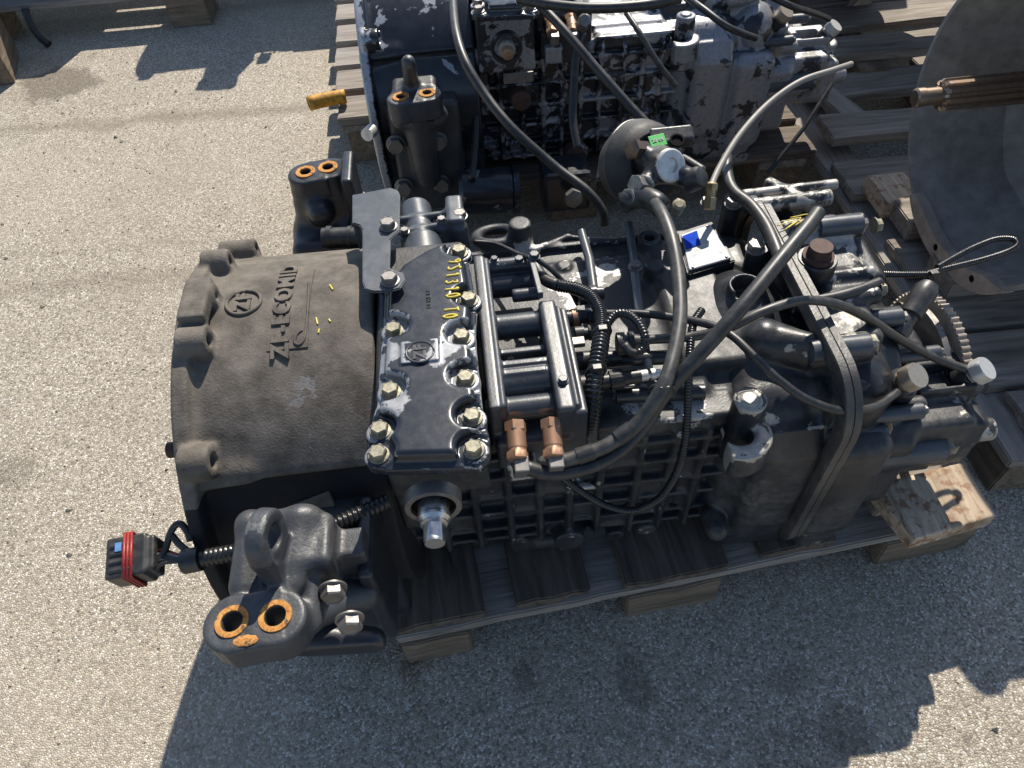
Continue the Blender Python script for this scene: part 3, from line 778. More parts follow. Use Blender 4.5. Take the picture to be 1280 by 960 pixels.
hose('wire_sleeve', [(797,442,.60),(788,440,.602),(780,430,.606)], .0060, 'rubber')
hose('conduit', [(877,388,.585),(867,404,.585),(863,430,.58),(861,470,.56),(859,520,.52),(855,560,.48),(845,592,.44),(825,622,.40),(798,637,.375)], .0062, 'conduit', ribbed=.0042)
hose('conduit', [(798,637,.375),(780,638,.37),(758,632,.38),(738,622,.40),(712,604,.43),(690,585,.455)], .0058, 'conduit', ribbed=.0040)
hose('conduit', [(1046,337,.545),(1080,341,.54),(1120,343,.53),(1158,343,.525)], .0052, 'conduit', ribbed=.0036)
hose('conduit', [(1158,342,.525),(1190,334,.52),(1230,324,.515),(1260,314,.51),(1271,306,.51),(1266,299,.512),(1245,299,.515),(1220,308,.52),(1196,320,.523),(1172,334,.526)], .0050, 'conduit', ribbed=.0036)
hose('vent_tube', [(908,196,.60),(910,222,.60),(918,240,.60),(938,256,.602),(955,278,.603),(966,300,.604),(976,326,.604)], .0095, 'hose_grey')
hose('vent_tube', [(908,196,.60),(903,206,.585),(898,214,.56)], .0085, 'rubber')
hose('wire', [(592,302,.575),(620,305,.575),(645,316,.59),(662,322,.612)], .0035, 'rubber')
hose('wire', [(668,322,.615),(690,338,.60),(712,362,.57),(722,380,.54)], .0040, 'rubber')
hose('shift_rod', [(727,290,.545),(737,325,.545),(746,388,.545)], .0075, 'plate', sm=False, sides=14)
hose('shift_rod', [(786,280,.555),(793,332,.555),(800,400,.555),(812,470,.555)], .0070, 'plate', sm=False, sides=14)
bolt(at(794, 334, z=.560), (0, 0, 1), MAT['dullsteel'], G1, .75)
# straps round the bundles
tie_me = boxm('tie_head', (.005, .0035, .004), .0008)
def tie(px, py, z, d, r, wd=.004):
    c = at(px, py, z=z); d = V(d).normalized(); n = d.orthogonal().normalized(); b = d.cross(n)
    ringp = [c+(n*math.cos(a)*r+b*math.sin(a)*r) for a in [2*math.pi*i/20 for i in range(21)]]
    me = tube('cable_tie', ringp, .0018, sm=False, sides=6)
    hd = boxm('t', (.006, .0045, .004), .0008); top = c+V((0, -.35, .94))*r
    place('cable_tie', join('cable_tie', [(me, None), (hd, Matrix.Translation(top))]), MAT['plug'], G1)
tie(827, 489, .610, (.2, 1, .1), .0165); tie(1164, 345, .523, (1, 0, 0), .0085); tie(745, 465, .59, (-.2, 1, 0), .0145); tie(752, 416, .60, (-.1, 1, 0), .0135)
# sideways fittings right of the valve block
def fitting(pa, pb, z, r, mat, seg=None):
    a, b = at(*pa, z=z), at(*pb, z=z); L = (b-a).length
    me = lathe('connector', [(r*.8, 0), (r, .001), (r, L*.35), (r*.75, L*.36), (r*.75, L*.5), (r*1.12, L*.51), (r*1.12, L*.72), (r*.8, L*.73), (r*.7, L)], 18, {5, 6})
    place('connector', me, MAT[mat], G1, dirm(a, b-a, .3))
fitting((706, 399), (760, 394), .565, .0125, 'black'); fitting((722, 371), (754, 366), .56, .014, 'black'); fitting((716, 452), (776, 446), .56, .0135, 'plug'); fitting((722, 482), (800, 470), .555, .0135, 'plug')
fitting((718, 418), (752, 414), .575, .011, 'plug'); fitting((770, 430), (800, 428), .585, .016, 'plug'); fitting((800, 470), (826, 466), .555, .008, 'alu')
a = at(715, 398, z=.566); b = at(722, 397, z=.566)
place('seal_ring', tube('seal_ring', [a, b], .0140, sm=False, sides=18), MAT['brass'], G1)
a = at(720, 428, z=.585); place('connector_tab', boxm('connector_tab', (.012, .007, .004), .001), MAT['dullsteel'], G1, Matrix.Translation(a))
hose('oil_pipe', [(745,451,.555),(800,448,.555),(850,446,.55)], .0105, 'black', sm=False, sides=16)
hose('oil_pipe', [(770,495,.52),(830,492,.52),(880,490,.52)], .0115, 'black', sm=False, sides=16)

# ---- air valve with its round canister, behind the case
cc = at(818, 203, z=.632); ad = V((.34, -.76, .55)).normalized()
def build_canister():
    return lathe('air_valve', [(.02, -.11), (.072, -.11), (.080, -.104), (.086, -.066), (.093, -.060), (.096, -.052), (.096, -.046), (.092, -.040), (.088, -.020), (.076, -.004), (.062, .003), (.056, .001), (.050, -.003), (.02, -.003)], 44)
av = place('air_valve', build_canister(), paint('canister_paint', (.012,.012,.013,1), .6, .35, (.12,.10,.08,1), 0, False, .3), G1, dirm(cc, ad) @ Matrix.Scale(.76, 4))
wr_ = []
v = Vol(tuple(cc-V((.09, .13, .10))), tuple(cc+V((.11, .09, .12))), .002)
f0 = at(838, 207, z=.675)
v.cyl(cc-ad*.004, f0-ad*.010, .034, .026, .004, .008); v.cyl(f0-ad*.028, f0, .0262, None, .002, .003)
e1 = at(800, 190, z=.672); v.cyl(f0-ad*.022, e1, .018, .016, .003, .006)
e2 = at(806, 230, z=.655); v.cyl(f0-ad*.03, e2, .016, .014, .003, .008)
e3 = at(868, 225, z=.65); v.cyl(f0-ad*.03, e3, .018, .016, .003, .008)
v.box(tuple(at(838, 172, z=.66)), (.036, .014, .013), .004, .006, rot=Matrix.Rotation(R(25), 3, 'X'))
v.cap(at(876, 212, z=.64), at(840, 190, z=.64), .008, None, .006)
place('valve_body', v.mesh('valve_body', [(tuple(f0), .034, .95), (tuple(e1), .02, .5), (tuple(e2), .026, .7), (tuple(at(838,172,z=.67)), .03, .55)]), MAT['range'], av)
place('valve_cap', lathe('valve_cap', [(.0255, 0), (.0255, .0025), (.0230, .004), (.0115, .004), (.0105, .0010), (.004, .0010)], 28), MAT['alu'], av, dirm(f0, ad))
h0 = at(798, 187, z=.680); place('hex_plug', lathe('hex_plug', [(.012, -.014), (.0145, -.013), (.0145, .004), (.0165, .006), (.0165, .014), (.011, .016)], 24, {1, 2, 3, 4}), metal('plug_brown', (.13, .085, .065, 1), .4, .7, .4), av, dirm(h0, V((-.75, -.35, .35))))
h1 = at(846, 176, z=.682); place('valve_port', lathe('valve_port', [(.0118, 0), (.0118, .003), (.0090, .003), (.0085, -.004)], 20), MAT['dark'], av, dirm(h1, V((0, -.35, .94))))
s0 = at(822, 176, z=.6785); place('sticker', boxm('sticker', (.013, .0105, .0012), .0005), MAT['green'], av, Matrix.Translation(s0) @ Matrix.Rotation(R(24), 4, 'X') @ Matrix.Rotation(R(8), 4, 'Z'))
st = text_mesh('sticker_print', '20 09', .0075, .0003, .0002); place('sticker_print', st, MAT['label'], av, Matrix.Translation(s0+V((0, -.0006, .0018))) @ Matrix.Rotation(R(24), 4, 'X') @ Matrix.Rotation(R(8), 4, 'Z'))
capm = at(869, 224, z=.655); place('rubber_cap', lathe('rubber_cap', [(.014, -.014), (.0178, -.012), (.0178, .008), (.0150, .013), (.008, .015)], 24), MAT['plug'], av, dirm(capm, V((.55, -.45, .6))))
n0, n1 = at(801, 246, z=.642), at(819, 252, z=.650)
place('hose_elbow', tube('hose_elbow', [n0+V((-.028, .004, -.012)), n0, n1, n1+V((.010, -.016, -.004))], .0165, sides=16), MAT['plug'], av)
place('hose_nut', lathe('hose_nut', [(.014, -.014), (.0165, -.013), (.0165, .013), (.014, .014)], 24, {1, 2}), MAT['dullsteel'], av, dirm(at(801, 232, z=.652), V((-.7, -.3, .4))))
place('hose_nut', lathe('hose_nut', [(.012, -.012), (.0145, -.011), (.0145, .011), (.012, .012)], 24, {1, 2}), MAT['dullsteel'], av, dirm(at(791, 246, z=.64), V((-.7, -.4, .3))))
nb = at(889, 238, z=.612)
place('pipe_nut', lathe('pipe_nut', [(.006, -.03), (.0105, -.03), (.0105, -.012), (.0085, -.011), (.0085, -.002), (.0105, 0), (.0105, .010), (.006, .013)], 24, {1, 2, 5, 6}), metal('olive_brass', (.40, .29, .15, 1), .4, .8, .4), av, dirm(nb, V((.12, .45, .5))))
lab = [at(790, 196, z=.60)+V((-.06, .05, -.01)), at(776, 152, z=.60), at(806, 150, z=.60)]
br = tube('retaining_strap', [at(748, 225, z=.58), at(754, 196, z=.60), at(770, 165, z=.61), at(790, 152, z=.61), at(818, 158, z=.60)], .005, sides=6); place('retaining_strap', br, MAT['black'], av)
w0 = at(848, 258, z=.60); place('bleed_screw', lathe('bleed_screw', [(.006, -.02), (.009, -.018), (.012, 0), (.012, .006), (.006, .009)], 16, {2, 3}), MAT['zinc'], av, dirm(w0, V((0, -.4, .9))))

# ---- type plate
NP = [(852, 293), (888, 280), (914, 322), (862, 337)]
npz = [at(*p, z=.5505) for p in NP]
v_ = plate('type_plate', npz[::-1], .004, .0008)
place('plate_bed', plate('plate_bed', [at(*p, z=.5462) for p in ((846,290),(890,276),(920,325),(860,343))][::-1], .022, .002), MAT['case'], G1)
tpl = place('type_plate', v_, MAT['label'], G1)
bl = [at(*p, z=.5522) for p in ((853, 295), (871, 288), (876, 305), (858, 311))]
place('blue_panel', plate('blue_panel', bl[::-1], .0012, 0), MAT['blue'], tpl)
for px_, py_ in ((884, 283), (908, 321), (866, 334)): place('rivet', bolt_me, MAT['dullsteel'], tpl, Matrix.Translation(at(px_, py_, z=.5506)) @ Matrix.Scale(.16, 4))

# ---- range housing at the rear
def build_range():
    v = Vol((.31, .50, .12), (.86, 1.08, .66), .003)
    P = lambda px, py, z: tuple(at(px, py, z=z))
    v.box((.405, .80, .345), (.075, .205, .175), .05, .01)
        # rounded shoulder with the filler neck
    v.cap(P(916, 396, .474), P(930, 462, .458), .074, .078, .025)
    c = at(930, 368, z=.545)
    v.cap((c.x, c.y-.01, .43), (c.x, c.y-.02, .495), .085, .045, .04)
    v.cap((c.x-.01, c.y-.08, .42), (c.x+.05, c.y-.10, .42), .085, .08, .05)
    v.cap((.365, .705, .42), (.46, .69, .42), .072, .082, .03)
    v.cyl((c.x, c.y, .46), (c.x, c.y, .566), .0275, .0265, .003, .012)
    v.cyl((c.x, c.y, .534), (c.x, c.y, .60), .0215, None, .002, .003, True)
    v.box((c.x-.018, c.y-.018, .568), (.006, .005, .012), .002, .003, True)
    # ridge over the cast numbers
    v.cap(P(955, 425, .54), P(1005, 440, .535), .032, .028, .012)
    v.cap(P(985, 425, .555), P(1012, 428, .56), .016, .014, .010)
    v.box((.535, .795, .345), (.055, .192, .19), .07, .02)
    # hook and post on the near shoulder
    p = at(938, 500, z=.545); v.cyl((p.x, p.y, .42), (p.x, p.y, .548), .025, .0225, .003, .008)
    v.cyl((p.x-.002, p.y-.002, .540), (p.x-.002, p.y-.002, .553), .0145, .0125, .003, .003)
    q = at(923, 540, z=.507); Rr = .0345
    for i in range(15):
        a0 = R(165+i*14.0); a1 = R(165+(i+1)*14.0)
        v.cyl((q.x+Rr*math.cos(a0), q.y+Rr*math.sin(a0), .462), (q.x+Rr*math.cos(a0), q.y+Rr*math.sin(a0), .508), .0120, None, .003, .003)
    v.box((q.x-.030, q.y+.022, .485), (.0115, .024, .022), .004, .006)
    # lower flank with its rolling bottom
    v.prism([(.564,.44),(.585,.485),(.80,.5),(.98,.40),(.96,.18),(.80,.132),(.68,.136),(.592,.165),(.568,.25)], 0, .37, .475, .022, .012)
    v.box((.528, .70, .315), (.055, .138, .130), .030, .012); v.box((.60, .70, .30), (.05, .10, .09), .02, .012)
    v.cap((.385, .63, .19), (.50, .62, .19), .045, .04, .02)
    v.cap((.345, .60, .235), (.345, .575, .235), .02, .018, .008)
    v.cap((.37, .605, .165), (.50, .605, .165), .020, .018, .012)
    v.box((.53, .62, .17), (.035, .05, .03), .012, .015)
    p = at(868, 592, z=.30); v.cyl((p.x, p.y+.04, .31), (p.x, p.y-.006, .30), .019, .018, .003, .006)
    p = at(922, 600, z=.28); v.cyl((p.x, p.y+.04, .29), (p.x, p.y-.006, .28), .022, .018, .004, .01)
    # rear half: stepped drum
    v.box((.535, .795, .345), (.055, .200, .195), .07, .004)
    v.cyl((.56, .795, .345), (.63, .795, .345), .185, .16, .01, .01)
    v.cyl((.60, .795, .34), (.68, .795, .335), .125, .10, .008, .012)
    v.cyl((.66, .795, .335), (.72, .795, .335), .085, .08, .006, .008)
    # bolt bosses along the joint, lying lengthwise
    for pa, pb, z, r in (((962,254),(1035,240),.575,.013), ((950,240),(1045,228),.575,.009), ((1000,283),(1040,272),.575,.014), ((1042,283),(1075,276),.565,.0185), ((1040,345),(1088,332),.555,.010),
                         ((1012,378),(1095,362),.545,.013), ((1034,438),(1084,430),.548,.0215), ((1035,545),(1102,532),.42,.017), ((1072,400),(1122,388),.50,.016), ((1110,566),(1176,556),.33,.026),
                         ((985,300),(1060,288),.56,.012), ((1020,562),(1075,556),.35,.008), ((1080,548),(1140,538),.36,.010)):
        a, b = at(*pa, z=z), at(*pb, z=z); v.cyl((a.x-.03, a.y, z-.003), (b.x, a.y, z), r*1.05, r, .0025, .004)
        v.box(((a.x+b.x)/2-.016, a.y+.006, z-.02), ((b.x-a.x)/2, r*.8, .02), .003, .004)
    v.box(P(985, 243, .57), (.008, .045, .012), .003, .005, rot=Matrix.Rotation(R(35), 3, 'Z'))
    p = at(1020, 300, z=.55); v.box((p.x, p.y, .535), (.055, .035, .022), .008, .012)
    # plugged neck on top
    p = at(1022, 322, z=.575)
    v.box((p.x+.035, p.y-.01, .54), (.04, .05, .013), .008, .01)
    p = at(1072, 318, z=.545); v.box((p.x, p.y, .525), (.03, .055, .02), .012, .012)
    # rounded cap on the near side and cast face
    p = at(1070, 400, z=.545); v.box((p.x-.01, p.y+.01, .52), (.045, .045, .022), .012, .012)
    for i in range(7):
        u = at(1066+i*5, 406-i*1.5, z=.545); v.box((u.x, u.y, .543), (.0016, .005, .0015), .0006, .001)
    # shift cylinder low on the near side
    p = at(1150, 530, z=.40); v.box((p.x-.02, p.y+.045, .34), (.115, .055, .062), .014, .012)
    p = at(1180, 478, z=.42); v.box((p.x, p.y+.02, .395), (.048, .038, .030), .006, .006); v.box((p.x-.002, p.y+.012, .42), (.026, .022, .020), .003, .003, True)
    p = at(1195, 540, z=.36); v.box((p.x, p.y+.04, .325), (.05, .045, .055), .01, .01)
    for pa, pb, z, r in (((1195,540),(1236,531),.33,.020), ((1150,560),(1210,570),.30,.022), ((1120,510),(1150,500),.42,.016)):
        a, b = at(*pa, z=z), at(*pb, z=z); v.cyl((a.x, a.y, z), (b.x, a.y, z), r, None, .004, .008)
    p = at(1220, 470, z=.415); v.cyl((p.x, p.y+.01, .36), (p.x, p.y, .40), .022, .02, .004, .008)
    p = at(1135, 482, z=.49); v.cyl((p.x, p.y+.02, .38), (p.x, p.y+.004, .485), .022, .018, .004, .008)
    wr = [(P(a, b, .585), .034, .72) for a, b in ((955,240),(962,260),(975,282),(987,305),(998,330),(1008,352),(1018,378),(1026,400),(1034,420),(1045,455),(1050,485))]
    for px, py, z, r, s in ((1045,300,.56,.05,.66),(1070,300,.56,.05,.7),(1030,262,.57,.05,.66),(1085,340,.55,.04,.66),(1040,400,.55,.05,.62),(960,240,.575,.05,.75), (1000,262,.57,.06,.72), (1010,290,.57,.06,.7), (1040,235,.575,.04,.7), (1060,280,.56,.04,.6), (1065,320,.55,.05,.6), (1000,345,.575,.03,.6), (1020,400,.56,.05,.6), (990,440,.56,.022,.7), (1062,392,.545,.055,.68),
                             (1015,440,.55,.03,.65), (960,525,.50,.05,.6), (1010,530,.48,.04,.55), (893,530,.508,.036,.9), (908,555,.508,.05,.98), (938,560,.508,.04,.95), (950,545,.508,.03,.9), (938,500,.552,.034,.95), (970,470,.52,.02,.5), (1050,520,.46,.025,.8), (1130,555,.36,.04,.62), (1025,620,.27,.03,.6), (960,600,.3,.03,.55), (1000,660,.2,.05,.55), (1230,545,.33,.035,.8), (1135,465,.44,.03,.7), (870,592,.3,.02,.6)):
        wr.append((P(px, py, z), r, s))
    def wf(x, y, z):
        fl = (np.abs(x-.475) < .0165) & ((np.abs(y-.795) > .244) | (z > .576)) & (z > .2)
        top = np.clip((z-.515)/.05, 0, 1)*(x > .46)*.43
        low = np.clip((.20-z)/.05, 0, 1)*.45
        end = np.clip((x-.60)/.1, 0, 1)*.30
        return np.maximum.reduce([np.where(fl, .54, 0), top, low, end])
    return v.mesh('range_housing', wr, wf)
range_me = build_range()
rng_h = place('range_housing', range_me, MAT['range'], G1)
def rring(name, x0, x1, hy, hz, r, wd):
    # a rounded rectangular joint flange: outline points joined front to back
    pts = []
    for cx_, cz_, a0_ in ((1, 1, 0), (-1, 1, 90), (-1, -1, 180), (1, -1, 270)):
        for i in range(9):
            a_ = R(a0_+90*i/8); pts.append((cx_*(hy-r)+r*math.cos(a_), cz_*(hz-r)+r*math.sin(a_)))
    vs_, fs, n = [], [], len(pts)
    for (y, z) in pts:
        k = 1-wd/math.hypot(y, z)
        for x, q in ((x0, k), (x0, 1-.002/hy), (x0+.0015, 1), (x1-.0015, 1), (x1, 1-.002/hy), (x1, k)): vs_.append((x, .795+y*q*(1 if z > -.08 else 1-(-.08-z)*.55), .342+z*q*(1 if z > 0 else .78)))
    for i in range(n):
        j = (i+1) % n
        for k in range(6): fs.append((i*6+k, j*6+k, j*6+(k+1) % 6, i*6+(k+1) % 6))
    me = mesh_from(name, vs_, fs); sharp(me, 50); return me
MAT['joint'] = paint('joint_face', (.026,.025,.025,1), .42, .75, (.18,.165,.14,1), .0, False, .4, (.34,.32,.29,1))
place('joint_flange', rring('joint_flange', .4615, .4745, .252, .244, .085, .03), MAT['joint'], rng_h); place('joint_flange', rring('joint_flange', .4755, .4885, .249, .241, .085, .03), MAT['joint'], rng_h)
p = at(1073, 478, z=.512); cpm = boxm('side_cap', (.031, .044, .050), .013, 4)
for vv in cpm.vertices:
    if vv.co.z < 0: vv.co.y *= 1.12
place('side_cap', cpm, MAT['black'], rng_h, Matrix.Translation((p.x, .662, .474)) @ Matrix.Rotation(R(2), 4, 'Z'))
for pa, pb, z, r in (((1034,437),(1084,429),.560,.0165), ((1042,283),(1074,277),.575,.0165), ((1078,401),(1122,390),.515,.0145), ((1040,547),(1100,534),.432,.0150), ((1108,566),(1176,557),.342,.0235), ((1090,520),(1150,508),.455,.012), ((1112,447),(1172,438),.455,.012)):
    a, b = at(*pa, z=z), at(*pb, z=z); L_ = b.x-a.x+.025
    place('boss', lathe('boss', [(r, -.025), (r, b.x-a.x-.0015), (r-.0015, b.x-a.x), (r*.55, b.x-a.x)], 26), MAT['plate'], rng_h, dirm((a.x, a.y, z), (1, 0, 0)))
    bolt((b.x, a.y, z), (1, 0, .0), MAT['dullsteel'], rng_h, r/.0165*.75)
p = at(1022, 322, z=.585)
place('filler_neck', lathe('filler_neck', [(.030, -.12), (.030, -.004), (.028, 0), (.0235, 0), (.0235, -.004), (.01, -.004)], 36), MAT['black'], rng_h, dirm(p, (0, 0, 1)))
p = p+V((0, 0, .010))
place('filler_plug', lathe('filler_plug', [(.021, -.016), (.0235, -.014), (.0235, -.004), (.0195, -.003), (.0195, .010), (.017, .013)], 24, {3, 4}), MAT['rustbrown'], rng_h, dirm(p, (0, 0, 1), .4))
for px_, py_, z, d, mt, s in ((916,256,.585,(0,0,1),'dullsteel',.95), (944,312,.575,(0,0,1),'dullsteel',1.05), (884,254,.56,(0,0,1),'dullsteel',.8), (922,601,.28,(0,-.9,.2),'dullsteel',.8), (1082,430,.535,(1,0,0),'zinc',1.1), (1092,282,.556,(1,0,0),'zinc',.9), (1098,362,.545,(1,0,0),'zinc',.8), (1102,534,.42,(1,0,0),'brass',.9), (1180,556,.33,(1,0,0),'zinc',1.3), (1124,388,.50,(1,0,0),'zinc',.9)):
    bolt(at(px_, py_, z=z), d, MAT[mt], rng_h, s)
p = at(912, 248, z=.56); 
for px_, py_, z in ((914, 262, .55), (944, 322, .545)):
    p = at(px_, py_, z=z); place('boss', tube('boss', [V((p.x, p.y, .49)), V((p.x, p.y, z+.022))], .0165, sm=False, sides=18), MAT['range'], rng_h)
p = at(867, 592, z=.30); place('drain_plug', lathe('drain_plug', [(.016, 0), (.0175, .002), (.0165, .006), (.010, .007), (.0085, .003), (.004, .003)], 24), MAT['seal'], rng_h, dirm(V((p.x, p.y-.004, p.z)), (0, -1, .1)))
# banjo bolts on the air lines
ban_me = lathe('banjo_bolt', [(.010, -.022), (.0165, -.021), (.0165, -.006), (.012, -.005), (.012, -.003), (.0205, -.002), (.0215, -.001), (.0215, .014), (.0185, .018), (.006, .018)], 30, {5, 6, 7})
for px_, py_, z, d, mt in ((1135, 474, .505, (.35, -.35, .85), metal('old_zinc', (.42, .36, .29, 1), .4, .8, .5)), (1221, 466, .432, (.45, -.25, .85), MAT['alu'])):
    place('banjo_bolt', ban_me, mt, rng_h, dirm(at(px_, py_, z=z), d, .2)); p = at(px_, py_, z=z)-V(d).normalized()*.02
    place('banjo_ring', lathe('banjo_ring', [(.016, -.012), (.0205, -.010), (.0205, .012), (.016, .013)], 24), MAT['plug'], rng_h, dirm(p, d))
# toothed pulse wheel on the output flange
def gear_mesh(R1, R0, th, nt):
    vs_, fs = [], []
    for i in range(nt*4):
        a = 2*math.pi*i/(nt*4); r = R1 if i % 4 in (0, 1) else R1-.0045
        for (rr, z) in ((R0, 0), (r, 0), (r, th), (R0, th)): vs_.append((rr*math.cos(a), rr*math.sin(a), z))
    n = nt*4
    for i in range(n):
        j = (i+1) % n
        for k in range(4): fs.append((i*4+k, i*4+(k+1) % 4, j*4+(k+1) % 4, j*4+k))
    me = mesh_from('pulse_wheel', vs_, fs); sharp(me, 25); return me
gx = .77; gr = .1315; gc = V((gx, .796, .329))
place('pulse_wheel', gear_mesh(gr, gr-.024, .014, 76), MAT['rim'], rng_h, Matrix.Translation(gc-V((.02,0,0))) @ Matrix.Rotation(R(90), 4, 'Y'))
place('output_flange', lathe('output_flange', [(.06, -.10), (.085, -.10), (.09, -.05), (.075, -.03), (.07, .0), (.115, .002), (.115, .012), (.05, .012), (.045, .02)], 40), MAT['dullsteel'], rng_h, dirm(gc-V((.04,0,0)), (1, 0, 0)))
# speed sensor with its loom end
s0, s1 = at(1128, 408, z=.50), at(1162, 356, z=.53)
place('speed_sensor', lathe('speed_sensor', [(.012, -.02), (.016, -.018), (.016, .0), (.0135, .002), (.0135, .02), (.0175, .022), (.0175, .05), (.0185, .055), (.0185, .072), (.014, .082), (.006, .085)], 24), MAT['plug'], rng_h, dirm(s0, s1-s0))
hose('cast_rib_pipe', [(1010,377,.555),(1040,372,.555),(1070,364,.555),(1100,353,.552)], .0085, 'plug', rng_h)

ch = [tube('t', [at(px_+i*2, 282-i*5, z=.5915), at(px_+22+i*3, 276-i*4, z=.5915), at(px_+8+i, 288-i*3, z=.5915)], .0009, sides=5) for i, px_ in enumerate((972, 976, 984))]
place('chalk_mark', join('chalk_mark', [(m__, None) for m__ in ch]), MAT['yellow'], rng_h)
# ---- front support bracket (near side)
def pad_rings(p0, p1, parent, r=.0190, ro=.0125, nrm=(0, 0, 1)):
    for p in (p0, p1):
        place('rust_ring', annulus('rust_ring', ro, r, -.002, .0012), MAT['rust'], parent, dirm(p, nrm))
h1, h2 = at(290, 777, z=.56), at(344, 770, z=.56)
def build_front_bracket():
    v = Vol((-.40, .30, .40), (-.13, .60, .64), .002)
    for (a, r) in ((h1, .034), (h2, .034)): v.cyl((a.x, a.y, .512), (a.x, a.y, .559), r, r, .005, .004)
    m = (h1+h2)/2; v.box((m.x, m.y, .5355), (.034, .034, .0235), .005, .004, rot=Matrix.Rotation(R(5), 3, 'Z'))

    # saddle rising to the lifting eye
    v.box((m.x+.004, m.y+.078, .530), (.036, .046, .022), .010, .008, rot=Matrix.Rotation(R(7), 3, 'X'))
    v.cap((m.x-.024, m.y+.052, .540), (m.x-.020, m.y+.125, .556), .017, .015, .010)
    v.cap((m.x+.034, m.y+.050, .538), (m.x+.040, m.y+.125, .554), .016, .016, .010)
    v.cap((m.x-.02, m.y+.122, .556), (m.x+.050, m.y+.128, .550), .016, .015, .012)
    e = at(329, 672, z=.610); ln_ = V((1, -.20, .04)).normalized(); ec = V((e.x, e.y+.004, .602))
    v.cyl(ec-ln_*.0115, ec+ln_*.0115, .034, None, .006, .006)
    v.box((ec.x, ec.y-.004, ec.z-.028), (.0115, .030, .026), .005, .006, rot=Matrix.Rotation(R(-11), 3, 'Z'))
    v.prism([(ec.y-.034, .600), (ec.y-.018, .622), (m.y+.036, .553), (m.y+.036, .545), (ec.y, .545)], 0, ec.x-.008, ec.x+.010, .004, .007)
    v.cyl(ec-ln_*.03+V((0,.002,.002)), ec+ln_*.03+V((0,.002,.002)), .0155, None, .003, .003, True)
    # foot plate bolted to the housing
    v.box((m.x+.050, .462, .50), (.030, .035, .055), .010, .014)
    v.cap((m.x+.050, m.y+.01, .512), (m.x+.052, m.y+.075, .525), .015, .013, .008)
    v.box((-.225, .468, .475), (.050, .020, .05), .006, .010)
    v.cap((m.x+.02, m.y+.02, .50), (-.19, .43, .45), .022, .020, .012)
    for a in (h1, h2): v.cyl((a.x, a.y, .49), (a.x, a.y, .60), .0120, None, .001, .002, True)
    return v.mesh('front_bracket', [(tuple(e+V((0,0,.02))), .022, .5), (tuple(m+V((-.01,.06,.03))), .03, .5)])
fb_me = build_front_bracket(); fbr = place('front_bracket', fb_me, MAT['bracket'], G1)
pad_rings(h1+V((0,0,.0005)), h2+V((0,0,.0005)), fbr)
m_ = (h1+h2)/2+V((-.006, -.024, .0003)); place('rust_patch', lathe('rust_patch', [(.002, 0), (.012, 0), (.010, .0008), (.002, .0008)], 9), MAT['rust'], fbr, Matrix.Translation(m_) @ Matrix.Diagonal((1.2, .55, 1, 1)))
for px_, py_, z in ((416, 735, .525), (437, 773, .525)): bolt(at(px_, py_, z=z), (.12, -1, .12), MAT['dullsteel'], fbr, 1.15)
# lower arm, from the bracket to the housing side
v = Vol((-.36, .36, .12), (-.10, .64, .54), .0025)
a0 = at(380, 806, z=.46); a1 = at(462, 806, z=.46)
v.cap((a0.x, a0.y+.01, .455), (a1.x, a1.y+.01, .445), .022, .018, .008); v.box((-.225, .53, .38), (.045, .075, .10), .012, .012)
v.box((-.180, .490, .40), (.010, .060, .10), .006, .012); v.box((-.20, .57, .30), (.03, .04, .15), .01, .01)
place('bracket_arm', v.mesh('bracket_arm'), MAT['black'], G1)
p = on_bell(394, 634, .272); place('worn_patch', boxm('worn_patch', (.027, .014, .004), .003), paint('oily_tan', (.10,.085,.06,1), .5, .8, (.35,.31,.25,1), 0, False), G1, dirm(p+V((0, 0, .002)), (0, -.75, .65)) @ Matrix.Rotation(R(15), 4, 'Z'))

# ---- rear support bracket (far side)
k1, k2 = at(382, 215, z=.56), at(410, 209, z=.56)
v = Vol((-.40, 1.0, .20), (-.12, 1.36, .66), .0025)
for a in (k1, k2): v.cyl((a.x, a.y, .525), (a.x, a.y, .559), .034, .034, .004, .004)
m = (k1+k2)/2; v.box((m.x, m.y, .542), (.02, .034, .017), .004, .004)
v.cap((m.x-.028, m.y-.012, .500), (m.x-.030, m.y-.03, .34), .030, .035, .02); v.cap((m.x+.030, m.y-.008, .500), (m.x+.030, m.y-.03, .36), .028, .034, .02)
v.box((m.x+.058, m.y-.01, .50), (.010, .05, .07), .006, .01)
v.box((m.x, m.y-.04, .36), (.07, .06, .10), .02, .03); v.ball((m.x-.005, m.y-.05, .50), .022, .02)
v.box((m.x+.03, 1.06, .34), (.08, .09, .07), .02, .02)
for a in (k1, k2): v.cyl((a.x, a.y, .50), (a.x, a.y, .60), .0105, None, .001, .002, True)
rb_me = v.mesh('rear_bracket', [(tuple(m+V((-.004,-.03,.0))), .02, .5)])
rbr = place('rear_bracket', rb_me, MAT['black'], G1); pad_rings(k1+V((0,0,.0005)), k2+V((0,0,.0005)), rbr, .0185, .0105)
hose('hose_stub', [(404,298,.56),(432,297,.56),(462,297,.56)], .0175, 'rubber', rbr, sm=False, sides=18); hose('hose_clip', [(410,297,.56),(416,297,.56)], .0195, 'plug', rbr, sm=False, sides=18); hose('hose_clip', [(436,297,.56),(441,297,.56)], .0195, 'plug', rbr, sm=False, sides=18)

